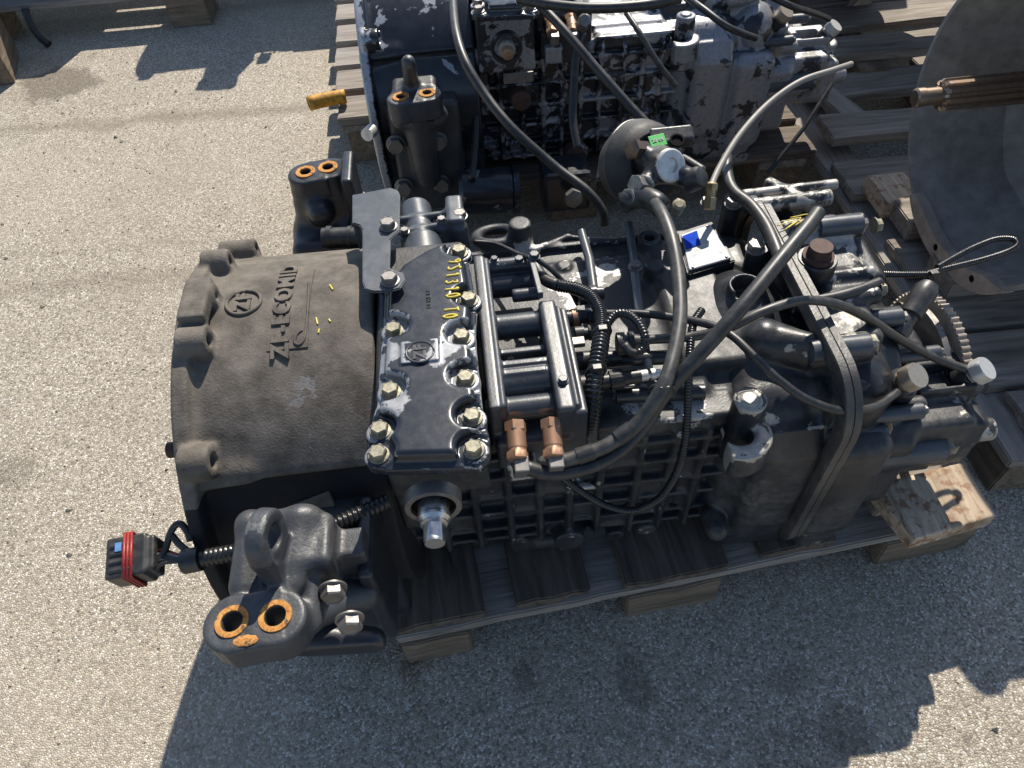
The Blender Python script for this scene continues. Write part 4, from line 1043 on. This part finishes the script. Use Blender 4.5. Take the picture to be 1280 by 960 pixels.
# ---- wiring plug and its conduit in front of the housing
pc = at(166, 700, z=.46)
def build_plug():
    v = Vol((-.07, -.05, -.04), (.07, .05, .04), .0015)
    v.box((0, 0, 0), (.026, .028, .022), .004, .003)
    for i in range(4):
        for j in range(5): v.box((-.026, -.020+j*.010, -.014+i*.0095), (.004, .0034, .0032), .0006, .001, True)
    for j in range(4): v.box((-.006, -.018+j*.011, .0225), (.014, .0022, .0022), .0008, .001)
    v.box((.022, 0, 0), (.014, .024, .019), .004, .004)
    return v.mesh('wiring_plug')
plug_m = Matrix.Translation(pc) @ Matrix.Rotation(R(5), 4, 'Z') @ Matrix.Rotation(R(12), 4, 'X')
pl = place('wiring_plug', build_plug(), MAT['plug'], G1, plug_m)
for dx in (-.001, .0035, .008):
    q = [plug_m @ V(t) for t in [(dx, -.030, -.0235), (dx, -.030, .0235), (dx, .030, .0235), (dx, .030, -.0235), (dx, -.030, -.0235)]]
    place('red_band', tube('red_band', q, .0023, sm=False, sides=6), MAT['red'], pl)
place('blue_clip', boxm('blue_clip', (.004, .006, .0018), .0005), flat('pale_blue', (.12, .25, .5, 1)), pl, plug_m @ Matrix.Translation((-.008, .012, .0245)))
for i, (r_, c_) in enumerate(((0, 'red'), (1, 'tan_hose'), (2, 'plug'), (3, 'rubber'), (4, 'plug'))):
    o = (i-2)*.006; hose('wire', [(190+i, 690+i*5, .465), (205, 692+i*4-4, .47+o*.3), (222, 698+i*2-4, .475), (240, 700, .475)], .0026, c_, pl)
hose('plug_clip', [(195,712,.462),(207,686,.475),(214,664,.49),(224,654,.497),(234,664,.49),(238,676,.485)], .0046, 'plug', pl); hose('plug_clip', [(214,668,.485),(224,680,.482),(236,690,.478)], .0046, 'plug', pl)
hose('conduit_collar', [(231,702,.475),(236,701,.476),(247,699,.478),(251,698,.478)], .0165, 'plug', pl)
hose('conduit', [(248,699,.478),(285,692,.485),(330,683,.492),(375,672,.495),(410,660,.495),(445,645,.495),(485,626,.495)], .0118, 'conduit', ribbed=.0068)

# ================================================================ GEARBOX BEHIND
D2 = V((.20, 1.13, 0.0))
G2 = thing('gearbox', 'glossy black gearbox with flaking silver paint, standing behind the front gearbox', 'gearbox', V((.15, AY, .13))+D2, 'used truck gearboxes')
T2 = Matrix.Translation(D2)
def copy_to(src, parent, T, name=None, mat=None):
    c = src.copy(); col.objects.link(c); c.parent = parent; wm = T @ WORLD[src.name]
    c.matrix_basis = WORLD[parent.name].inverted() @ wm; WORLD[c.name] = wm
    if mat: c.material_slots[0].link = 'OBJECT'; c.material_slots[0].material = mat
    return c
b2 = copy_to(bell, G2, T2, mat=MAT['gloss']); c2 = copy_to(case, G2, T2, mat=MAT['peeled']); v2 = copy_to(cover, G2, T2, mat=MAT['gloss']); copy_to(valve, G2, T2, mat=MAT['black'])
r2 = copy_to(rng_h, G2, T2, mat=MAT['bare'])
for o in [o for o in col.objects if o.name.startswith('bolt') and o.parent == cover]: copy_to(o, v2, T2, mat=MAT['dullsteel'])
for o in [o for o in col.objects if o.parent == rng_h and o.name.split('.')[0] in ('bolt', 'banjo_bolt', 'banjo_ring', 'filler_plug', 'boss')]: copy_to(o, r2, T2)
for o in [o for o in col.objects if o.parent == G1 and o.name.split('.')[0] in ('pipe_fitting', 'elbow', 'shaft_seal', 'rear_shaft_housing')]: copy_to(o, G2, T2, mat=MAT['black'] if o.name.startswith('sh') else None)
place('selector_shaft', lathe('selector_shaft', [(.019, 0), (.019, .018), (.017, .024), (.0125, .025), (.0125, .040), (.010, .042)], 28), MAT['seal'], G2, T2 @ dirm((sx, .492, sz), (0, -1, 0)))
pt = T2 @ V((sx, .492-.0425, sz)); place('shaft_tip', lathe('shaft_tip', [(.0126, -.018), (.0126, .0), (.009, .002), (.004, .002)], 20), MAT['brass'], G2, dirm(pt, (0, -1, 0)))
# upright bracket with two rusty seats, seen from the front
q1, q2 = at(501, 121, z=.505), at(534, 116, z=.505)
v = Vol((-.21, 1.44, .12), (.05, 1.74, .66), .0025); m = (q1+q2)/2
for a in (q1, q2): v.cyl((a.x, a.y, .455), (a.x, a.y, .504), .032, .032, .004, .004)
v.box((m.x, m.y, .48), (.024, .032, .024), .004, .004)
e = at(511, 84, z=.57); v.cap((m.x-.004, m.y+.042, .50), (e.x, e.y+.012, .575), .0175, .0150, .012); v.box((m.x, m.y+.05, .49), (.05, .03, .02), .012, .014)
v.cap((m.x, m.y+.03, .45), (m.x, m.y+.05, .26), .040, .030, .02); v.cap((m.x-.038, m.y+.02, .44), (m.x+.045, m.y+.02, .44), .024, .024, .012)
v.box((m.x+.01, m.y+.085, .30), (.085, .03, .15), .015, .012)
for a in (q1, q2): v.cyl((a.x, a.y, .44), (a.x, a.y, .56), .0105, None, .001, .002, True)
place('front_bracket', v.mesh('front_bracket', [(tuple(e), .03, .5)]), MAT['bracket'], G2); fb2 = [o for o in col.objects if o.name.startswith('front_bracket')][-1]
pad_rings(q1+V((0,0,.0005)), q2+V((0,0,.0005)), fb2, .019, .0105)
for px_, py_, y in ((495, 180, m.y+.052), (547, 176, m.y+.052), (505, 233, m.y+.052), (552, 229, m.y+.052)): bolt(at(px_, py_, y=y), (0, -1, .12), MAT['dullsteel'], fb2, 1.6)
p = at(466, 162, y=1.60); place('dowel', tube('dowel', [p, p+V((-.012, -.03, .006))], .015, sm=False, sides=16), MAT['alu'], G2)
hose('air_hose', [(566,-25,.66),(566,0,.66),(570,40,.66),(582,78,.64),(606,118,.60),(640,160,.56),(690,205,.50),(732,237,.47),(752,262,.44),(756,282,.41)], .0092, 'rubber', G2)
hose('air_hose', [(640,-20,.68),(668,0,.68),(705,38,.65),(745,85,.60),(785,130,.55),(812,158,.52)], .0092, 'rubber', G2)
hose('air_hose', [(648,-2,.70),(690,6,.70),(740,10,.70),(800,7,.70),(850,-2,.70)], .0100, 'rubber', G2)
hose('vent_tube', [(727,40,.60),(720,70,.57),(717,110,.52),(716,150,.47),(722,185,.43)], .0095, 'rubber', G2)
hose('vent_tube', [(783,16,.62),(800,42,.60),(822,78,.55),(845,108,.50)], .0062, 'hose_grey', G2)
hose('brake_pipe', [(855,-6,.62),(880,12,.62),(910,34,.60),(945,48,.56)], .0072, 'rubber', G2); hose('brake_pipe', [(965,-4,.60),(990,8,.58),(1015,16,.54),(1036,24,.50)], .0072, 'rubber', G2)
hose('vent_tube', [(1040,105,.35),(1005,160,.28),(960,216,.20)], .0055, 'rubber', G2, sm=False)
hose('vent_tube', [(596,130,.40),(594,180,.34),(590,225,.30)], .009, 'rubber', G2)
p = at(727, 33, z=.61); place('pipe_fitting', fit_me, MAT['dullsteel'], G2, dirm(p, (0, -.6, .5)))
# oil filter low on the near flank
fa, fb_ = at(572, 240, y=1.56), at(664, 236, y=1.56)
place('oil_filter', lathe('oil_filter', [(.03, 0), (.050, .002), (.056, .012), (.056, .125), (.052, .135), (.058, .136), (.058, .150), (.03, .152)], 36), MAT['gloss'], G2, dirm(fa, fb_-fa))
place('filter_head', boxm('filter_head', (.06, .045, .055), .012), MAT['gloss'], G2, Matrix.Translation(fb_+V((.085, .01, 0))))
place('filter_plug', lathe('filter_plug', [(.014, 0), (.024, .002), (.024, .016), (.018, .018)], 20, {1, 2}), MAT['dullsteel'], G2, dirm(at(715, 246, y=1.50), (.2, -1, .2)))
place('flank_plug', lathe('flank_plug', [(.014, 0), (.026, .002), (.024, .03), (.014, .032)], 24), MAT['rustbrown'], G2, dirm(at(716, 188, y=1.72), (0, -1, .1)))
place('flank_plug', lathe('flank_plug', [(.014, 0), (.026, .002), (.024, .03), (.014, .032)], 24), MAT['rustbrown'], G2, dirm(at(650, 120, y=1.70), (0, -1, .1)))
place('type_plate', boxm('type_plate', (.034, .002, .012), .001), MAT['dullsteel'], G2, Matrix.Translation(at(648, 97, y=1.62)))

# ================================================================ GEARBOX AT THE RIGHT: bell housing open towards the front box
T3 = Matrix.Translation((1.44, .407, .162))
G3 = thing('gearbox', 'rusty grey gearbox at the right with open bell housing and splined input shaft', 'gearbox', T3 @ V((-.25, AY, .13)), 'used truck gearboxes')
def shell3():
    prof = [(.297, 0), (.3065, 0), (.3065, .016), (.292, .024), (.286, .255), (.06, .262), (.06, .245), (.20, .235), (.262, .20), (.280, .10), (.290, .03)]
    vs_, fs, n = [], [], 120
    for (r, z) in prof:
        for k in range(n):
            a = 2*math.pi*k/n; w_ = 0
            if .05 < z < .23 and r > .1 and prof.index((r, z)) > 6: w_ = .020*max(-.3, math.sin(a*4+1.0))*math.exp(-((z-.17)/.09)**2)
            vs_.append(((r-w_)*math.cos(a), (r-w_)*math.sin(a), z))
    for i in range(len(prof)):
        o, o2 = i*n, ((i+1) % len(prof))*n
        for k in range(n): k2 = (k+1) % n; fs.append((o+k, o+k2, o2+k2, o2+k))
    me = mesh_from('bell_housing', vs_, fs); sharp(me, 40); return me
f3 = T3 @ V((-.4125, AY, AZ_))
b3 = place('bell_housing', shell3(), MAT['belldark'], G3, dirm(f3, (1, 0, 0)))
copy_to(case, G3, T3, mat=MAT['peeled'])
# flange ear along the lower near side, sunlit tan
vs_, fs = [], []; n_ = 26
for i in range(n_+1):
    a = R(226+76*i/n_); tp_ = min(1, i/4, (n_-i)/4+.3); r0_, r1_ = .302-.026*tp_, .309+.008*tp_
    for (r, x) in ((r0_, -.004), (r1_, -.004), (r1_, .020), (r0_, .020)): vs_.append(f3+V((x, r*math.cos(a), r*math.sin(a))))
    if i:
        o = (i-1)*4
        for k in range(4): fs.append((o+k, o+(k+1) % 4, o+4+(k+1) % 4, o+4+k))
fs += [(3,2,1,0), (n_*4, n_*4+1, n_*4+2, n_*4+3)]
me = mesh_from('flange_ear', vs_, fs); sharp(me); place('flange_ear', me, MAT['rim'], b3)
for ad_ in (244, 272):
    q = f3+V((-.0042, .291*math.cos(R(ad_)), .291*math.sin(R(ad_))))
    place('flange_hole', lathe('flange_hole', [(.002, 0), (.0075, 0), (.0075, .0008), (.002, .0008)], 14), MAT['dark'], b3, dirm(q, (-1, 0, 0)))
c3 = V((f3.x+.245, 1.265, .562))
place('bearing_cover', lathe('bearing_cover', [(.09, -.01), (.09, .004), (.066, .012), (.056, .05), (.047, .055), (.042, .12), (.038, .125), (.02, .125)], 36), MAT['rustbrown'], G3, dirm(c3, (-1, 0, 0)))
def spline(n=10, R1=.0305, R0=.0240, L=.16):
    vs_, fs = [], []
    for k, (x, s) in enumerate(((0, 1), (L-.006, 1), (L, .82))):
        for i in range(n*4):
            a = 2*math.pi*(i+.5*(i % 2))/(n*4); r = (R1 if i % 4 in (0, 1) else R0)*s; vs_.append((r*math.cos(a), r*math.sin(a), x))
    m = n*4
    for k in range(2):
        for i in range(m): j = (i+1) % m; fs.append((k*m+i, k*m+j, (k+1)*m+j, (k+1)*m+i))
    fs += [tuple(range(m-1, -1, -1)), tuple(range(2*m, 3*m))]
    me = mesh_from('input_shaft', vs_, fs); sharp(me, 25); return me
tip = at(1150, 118, y=c3.y)
shl = c3.x-.12-tip.x-.035
shm = metal('shaft_steel', (.36, .27, .20, 1), .32, .9, .6, (.07, .04, .025, 1))
place('input_shaft', spline(L=max(.1, shl)), shm, G3, dirm(c3+V((-.115, 0, 0)), (-1, 0, 0)))
place('shaft_pilot', lathe('shaft_pilot', [(.0165, 0), (.0165, .030), (.0180, .031), (.0180, .046), (.0145, .049)], 24), shm, G3, dirm(c3+V((-.115-shl, 0, 0)), (-1, 0, 0)))

# ---- a further gearbox whose bell rim shows at the top edge
gc4 = V((1.11, 2.40, .37))
G4 = thing('gearbox', 'dark gearbox at the top edge behind the flaking one, only its round flange in view', 'gearbox', gc4+V((0, .2, -.33)), 'used truck gearboxes')
def shell4():
    prof = [(.26, -.0), (.305, 0), (.305, .02), (.285, .03), (.275, .24), (.16, .26), (.05, .26), (.05, .25), (.15, .245), (.262, .225)]
    vs_, fs, n = [], [], 64
    for i, (r, z) in enumerate(prof):
        for s in range(n): a = 2*math.pi*s/n; vs_.append((r*math.cos(a), r*math.sin(a), z))
    for i in range(len(prof)):
        o, o2 = i*n, ((i+1) % len(prof))*n
        for s in range(n): s2 = (s+1) % n; fs.append((o+s, o+s2, o2+s2, o2+s))
    me = mesh_from('bell_housing', vs_, fs); sharp(me); return me
place('bell_housing', shell4(), MAT['rim'], G4, dirm(gc4, (0, 1, 0)))
place('main_case', lathe('main_case', [(.05, 0), (.22, .0), (.22, .35), (.15, .4)], 12), MAT['black'], G4, dirm(gc4+V((0, .25, 0)), (0, 1, 0)))
for i in range(12):
    a = 2*math.pi*(i+.5)/12; place('flange_hole', lathe('flange_hole', [(.002, 0), (.0075, 0), (.0075, .0008), (.002, .0008)], 14), MAT['dark'], G4, dirm(gc4+V((.283*math.cos(a), -.0002, .283*math.sin(a))), (0, -1, 0)))

T6 = Matrix.Translation((1.62, 1.42, .30))  # unseen gearbox added as a shadow caster for the right-hand boards
G6 = thing('gearbox', 'unseen gearbox added beyond the right edge to shade the boards', 'gearbox', T6 @ V((.15, AY, .13)), 'used truck gearboxes')
for o in (bell, case, cover): copy_to(o, G6, T6, mat=MAT['gloss'])

T7 = Matrix.Translation((1.70, 2.35, .20))  # second added caster, keeps the back of the right pallet shaded
G7 = thing('gearbox', 'gearbox at the far right corner behind the open bell, mostly out of view', 'gearbox', T7 @ V((.15, AY, .13)), 'used truck gearboxes')
for o in (bell, case): copy_to(o, G7, T7, mat=MAT['gloss'])

# ================================================================ PALLETS
def plank(name, x0, x1, y0, y1, z0, z1, mat, parent, T=None, rag=.003, wob=.0015, seg=10):
    """a worn board: box with uneven edges, rounded arrises and split ends"""
    lx, ly, lz = x1-x0, y1-y0, z1-z0; alongx = lx >= ly
    nx, ny = (seg, 4) if alongx else (4, seg)
    bm = bmesh.new(); grid = {}
    s = random.random()*50
    for k in (0, 1):
        for i in range(nx+1):
            for j in range(ny+1):
                x, y, z = x0+lx*i/nx, y0+ly*j/ny, (z0, z1)[k]
                edge = (i in (0, nx)) or (j in (0, ny)); q = V((x*11+s, y*11, k*3.1))
                if k == 1: z += wob*(mnoise.noise(q*1.7))*1.2
                if i in (0, nx): x += rag*mnoise.noise(q*2.3+V((9,0,0)))*1.6
                if j in (0, ny): y += rag*mnoise.noise(q*2.3+V((0,9,0)))*1.6
                grid[k, i, j] = bm.verts.new((x, y, z))
    for i in range(nx):
        for j in range(ny):
            bm.faces.new([grid[1,i,j], grid[1,i+1,j], grid[1,i+1,j+1], grid[1,i,j+1]]); bm.faces.new([grid[0,i,j], grid[0,i,j+1], grid[0,i+1,j+1], grid[0,i+1,j]])
    for i in range(nx):
        for j, f in ((0, 1), (ny, 0)):
            q = [grid[0,i,j], grid[0,i+1,j], grid[1,i+1,j], grid[1,i,j]]; bm.faces.new(q if f else q[::-1])
    for j in range(ny):
        for i, f in ((0, 0), (nx, 1)):
            q = [grid[0,i,j], grid[0,i,j+1], grid[1,i,j+1], grid[1,i,j]]; bm.faces.new(q if f else q[::-1])
    bmesh.ops.recalc_face_normals(bm, faces=bm.faces)
    ed = [e for e in bm.edges if len(e.link_faces) == 2 and e.calc_face_angle(0) > 1.0]
    bmesh.ops.bevel(bm, geom=ed, offset=.003, segments=2, affect='EDGES')
    me = bpy.data.meshes.new(name); bm.to_mesh(me); bm.free()
    return place(name, me, mat, parent, T)
W = {}
for ax in (0, 1):
    W['oily', ax] = wood('oily_plank_%d' % ax, (.050,.037,.028,1), (.150,.115,.086,1), ax, 1.2)
    W['grey', ax] = wood('grey_board_%d' % ax, (.17,.145,.125,1), (.31,.275,.24,1), ax, .7)
    W['old', ax] = wood('old_board_%d' % ax, (.12,.098,.080,1), (.28,.24,.20,1), ax, 1.1)
    W['block', ax] = wood('block_wood_%d' % ax, (.10,.072,.048,1), (.24,.18,.125,1), ax, 1.0)
W['chock'] = wood('chock_wood', (.27,.195,.125,1), (.55,.445,.335,1), 1, 1.3, (.22,.125,.07,1), 48)
P1 = thing('pallet', 'dark oily wooden pallet carrying the front gearbox', 'pallet', (.33, .85, 0), 'wooden pallets')
TP = Matrix.Translation((-.207, .507, 0)) @ Matrix.Rotation(R(5.2), 4, 'Z')
plank('board', 0, 1.09, 0, .145, .084, .108, W['grey', 0], P1, TP, seg=24)
plank('board', 0, 1.09, .30, .44, .084, .108, W['grey', 0], P1, TP, seg=24); plank('board', 0, 1.09, .62, .76, .084, .108, W['grey', 0], P1, TP, seg=24)
for x0, x1, m, dy in ((.008, .158, 'oily', .004), (.212, .342, 'oily', .007), (.405, .592, 'oily', -.002), (.652, .792, 'oily', .005), (.85, .95, 'oily', .20)):
    plank('plank', x0, x1, dy, .77, .1085, .1295, W[m, 1], P1, TP, .004, .002)
for x0, x1 in ((.004, .125), (.41, .585), (.90, 1.09)):
    for y0 in (.012, .31, .63): plank('block', x0, x1, y0-.018, y0+.135, 0, .0835, W['block', 0], P1, TP, .005, .002, 6)
plank('bearer', .875, 1.075, .03, .40, .1300, .1615, W['old', 0], P1, TP, .005, .002)
# loose chock at the right end
def chock():
    v = Vol((.60, .49, .10), (.93, .75, .235), .003)
    A, B, C, D = at(1088, 607, z=.195), at(1203, 578, z=.195), at(1240, 652, z=.178), at(1138, 682, z=.178)
    v.prism([(p.x, p.y) for p in (A, B, C, D)], 2, .162, .198, .004, .004)
    q = at(1092, 640, z=.185); v.box((q.x-.006, q.y, .206), (.034, .12, .03), .003, .006, True, rot=Matrix.Rotation(R(-40), 3, 'Y') @ Matrix.Rotation(R(12), 3, 'Z'))
    for px, w_ in ((1125, .0012), (1182, .0016), (1205, .0012), (1150, .0008)):
        a, b = at(px, 590, z=.197), at(px+26, 672, z=.185)
        v.cap((a.x, a.y, .200), (b.x, b.y, .199), w_*2.2, w_*3, .002, True)
    return v.mesh('wood_chock')
ck = place('wedge', chock(), W['chock']); tagm(ck, 'sunlit slanted offcut of pale cracked wood under the rear of the front gearbox', 'wood block')
# pallet under the gearbox behind
P2 = thing('pallet', 'weathered wooden pallet under the flaking gearbox, its board ends showing at the left', 'pallet', (.3, 2.2, 0), 'wooden pallets')
for y0, x0, z, m in ((2.10, -.37, .14, 'old'), (2.27, -.385, .14, 'old'), (2.43, -.395, .14, 'grey'), (2.60, -.40, .14, 'grey'), (2.77, -.41, .14, 'grey'), (2.94, -.42, .14, 'grey')):
    plank('plank', x0, .95, y0, y0+.13, z, z+.024, W[m, 0], P2)
for y0 in (1.70, 1.86): plank('plank', -.02, .95, y0, y0+.13, .14, .164, W['oily', 0], P2)
for x0 in (-.36, .22, .80): plank('board', x0, x0+.13, 1.70 if x0 > -.3 else 2.10, 3.07, .115, .139, W['old', 1], P2)
for x0 in (-.355, .225, .805):
    for y0 in (1.72, 2.12, 2.62): 
        if x0 < 0 and y0 < 2: continue
        plank('block', x0, x0+.13, y0, y0+.14, 0, .114, W['block', 1], P2, None, .004, .002, 6)
pp = [at(386, 130, z=.19), at(400, 126, z=.19), at(432, 120, z=.19)]
yp = place('pipe_stub', tube('pipe_stub', pp, .021, sides=14, hollow=True), MAT['rust_paint']); tagm(yp, 'rusty yellow pipe stub poking out of the pallet edge at the left', 'pipe')
# pallet at the right
P3 = thing('pallet', 'grey weathered pallet at the right under the open bell housing', 'pallet', (1.45, 1.5, 0), 'wooden pallets')
for y0, x0, z, wd, rz in ((.70, 1.02, .130, .145, 0), (.86, .99, .130, .145, .4), (1.02, .985, .130, .145, -.5), (1.20, .985, .130, .13, .3), (1.50, .975, .132, .15, .8), (1.70, .985, .168, .125, -1.2), (1.93, 1.06, .150, .13, 1.5), (2.09, 1.10, .19, .12, -.8), (2.26, 1.12, .19, .14, 1.0), (2.43, 1.16, .19, .14, .2), (2.60, 1.15, .19, .14, -.4), (2.77, 1.17, .19, .14, .6), (2.94, 1.18, .19, .14, 0)):
    plank('plank', x0, 2.1, y0, y0+wd, z, z+.024, W[random.choice(('old', 'grey', 'old')), 0], P3, Matrix.Translation((x0, y0, 0)) @ Matrix.Rotation(R(rz), 4, 'Z') @ Matrix.Translation((-x0, -y0, 0)), .005, .003)
plank('board', 1.06, 1.13, 1.80, 2.12, .165, .19, W['grey', 1], P3, Matrix.Translation((1.06, 1.8, 0)) @ Matrix.Rotation(R(14), 4, 'Z') @ Matrix.Translation((-1.06, -1.8, 0)))
for x0 in (1.2, 1.9): plank('bearer', x0, x0+.1, 2.05, 3.08, .09, .188, W['block', 1], P3)
for x0 in (.962, 1.45, 1.96): plank('board', x0, x0+.11, .70, 2.2, .104, .129, W['grey' if x0 < 1 else 'old', 1], P3, seg=20)
for x0 in (.98, 1.46, 1.96):
    for y0 in (.71, 1.42, 2.04): plank('block', x0, x0+.12, y0, y0+.14, 0, .103, W['block', 1], P3, None, .004, .002, 6)
for y0 in (1.16, 1.36): plank('bearer', 1.02, 1.75, y0-.05, y0+.05, .155, .206, W['old', 0], P3)
bk = thing('wood_block', 'rough grey wood block beside the right pallet with a sunlit top', 'wood block', (1.03, 1.62, .155))
plank('block_body', 1.0, 1.10, 1.40, 1.52, .155, .20, W['chock'], bk)
# skids in the back left
P4 = thing('pallet', 'wooden pallet at the top left corner, seen by its near edge', 'pallet', (-1.4, 3.5, 0), 'wooden pallets')
for y0 in (3.22, 3.40, 3.58): plank('plank', -2.2, -.95, y0, y0+.14, .12, .144, W['grey', 0], P4)
for x0 in (-1.95, -1.13): plank('block', x0, x0+.16, 3.22, 3.38, 0, .119, W['block', 0], P4)
kb = place('wood_block', boxm('wood_block', (.09, .13, .09), .006, 3), W['block', 1], None, Matrix.Translation((-1.78, 2.98, .091)) @ Matrix.Rotation(R(14), 4, 'Z')); tagm(kb, 'squat brown wood block at the left edge of the yard', 'wood block')
sp = [V((-1.66, 3.21, .13)), V((-1.655, 3.185, .09)), V((-1.64, 3.17, .04)), V((-1.61, 3.15, .014))]
sk = place('strap', tube('strap', sp, .016, sides=8), MAT['rubber']); tagm(sk, 'black rubber strap hanging from the corner pallet', 'strap')
T5 = Matrix.Translation((-.55, 2.85, .10))  # gearbox copy added out of view to cast the back-row shadow
G5 = thing('gearbox', 'gearbox added past the top edge to throw a jagged shadow on the yard', 'gearbox', T5 @ V((.15, AY, .13)), 'used truck gearboxes')
for o in (bell, case, cover): copy_to(o, G5, T5, mat=MAT['gloss'])
P5 = thing('pallet', 'wooden pallet of the back row just past the top edge', 'pallet', (-.3, 3.7, 0), 'wooden pallets')
for y0 in (3.48, 3.66, 3.84): plank('plank', -.72, .4, y0, y0+.14, .20, .224, W['old', 0], P5)
for x0 in (-.7, .2): plank('block', x0, x0+.15, 3.48, 3.97, 0, .199, W['block', 0], P5)

T8 = Matrix.Translation((-1.72, 2.78, .03))  # added caster above the view, fills out the top-left shadow band
G8 = thing('gearbox', 'unseen gearbox added on the corner pallet to throw a broad shadow', 'gearbox', T8 @ V((.15, AY, .13)), 'used truck gearboxes')
for o in (bell, case, cover): copy_to(o, G8, T8, mat=MAT['gloss'])
# ---- straw by the pallet leg and grit on the ground
vs_, fs = [], []
b0 = at(520, 822, z=0)
for i in range(46):
    p = b0+V((random.gauss(0, .022), random.gauss(0, .014), .002)); a = random.uniform(0, 6.28); L = random.uniform(.015, .05); d = V((math.cos(a), math.sin(a), random.uniform(0, .7))).normalized()*L; n = d.cross(V((0,0,1))).normalized()*.0007
    o = len(vs_); vs_ += [p-n, p+n, p+d*.6+n+V((0,0,.004)), p+d, p+d*.6-n+V((0,0,.004))]; fs.append((o, o+1, o+2, o+3, o+4))
so_ = place('dry_grass', mesh_from('dry_grass', vs_, fs, False), flat('straw', (.30,.24,.14,1), .9)); so_['kind'] = 'stuff'
vs_, fs = [], []
for i in range(2600):
    p = V((random.uniform(-1.6, 1.2), random.uniform(.1, 3.2), 0)); s = random.uniform(.0012, .0034)*(1+1.2*(random.random() < .05)); o = len(vs_)
    for k in range(6):
        d = [V((1,0,0)), V((-1,0,0)), V((0,1,0)), V((0,-1,0)), V((0,0,.9)), V((0,0,-.4))][k]; vs_.append(p+d*s*random.uniform(.6, 1.3)+V((0,0,s*.3)))
    for a, b, c in ((0,2,4),(2,1,4),(1,3,4),(3,0,4)): fs.append((o+a, o+b, o+c))
gr_ = place('gravel', mesh_from('gravel', vs_, fs, False), flat('grit', (.30,.26,.2,1), .9)); gr_['kind'] = 'stuff'
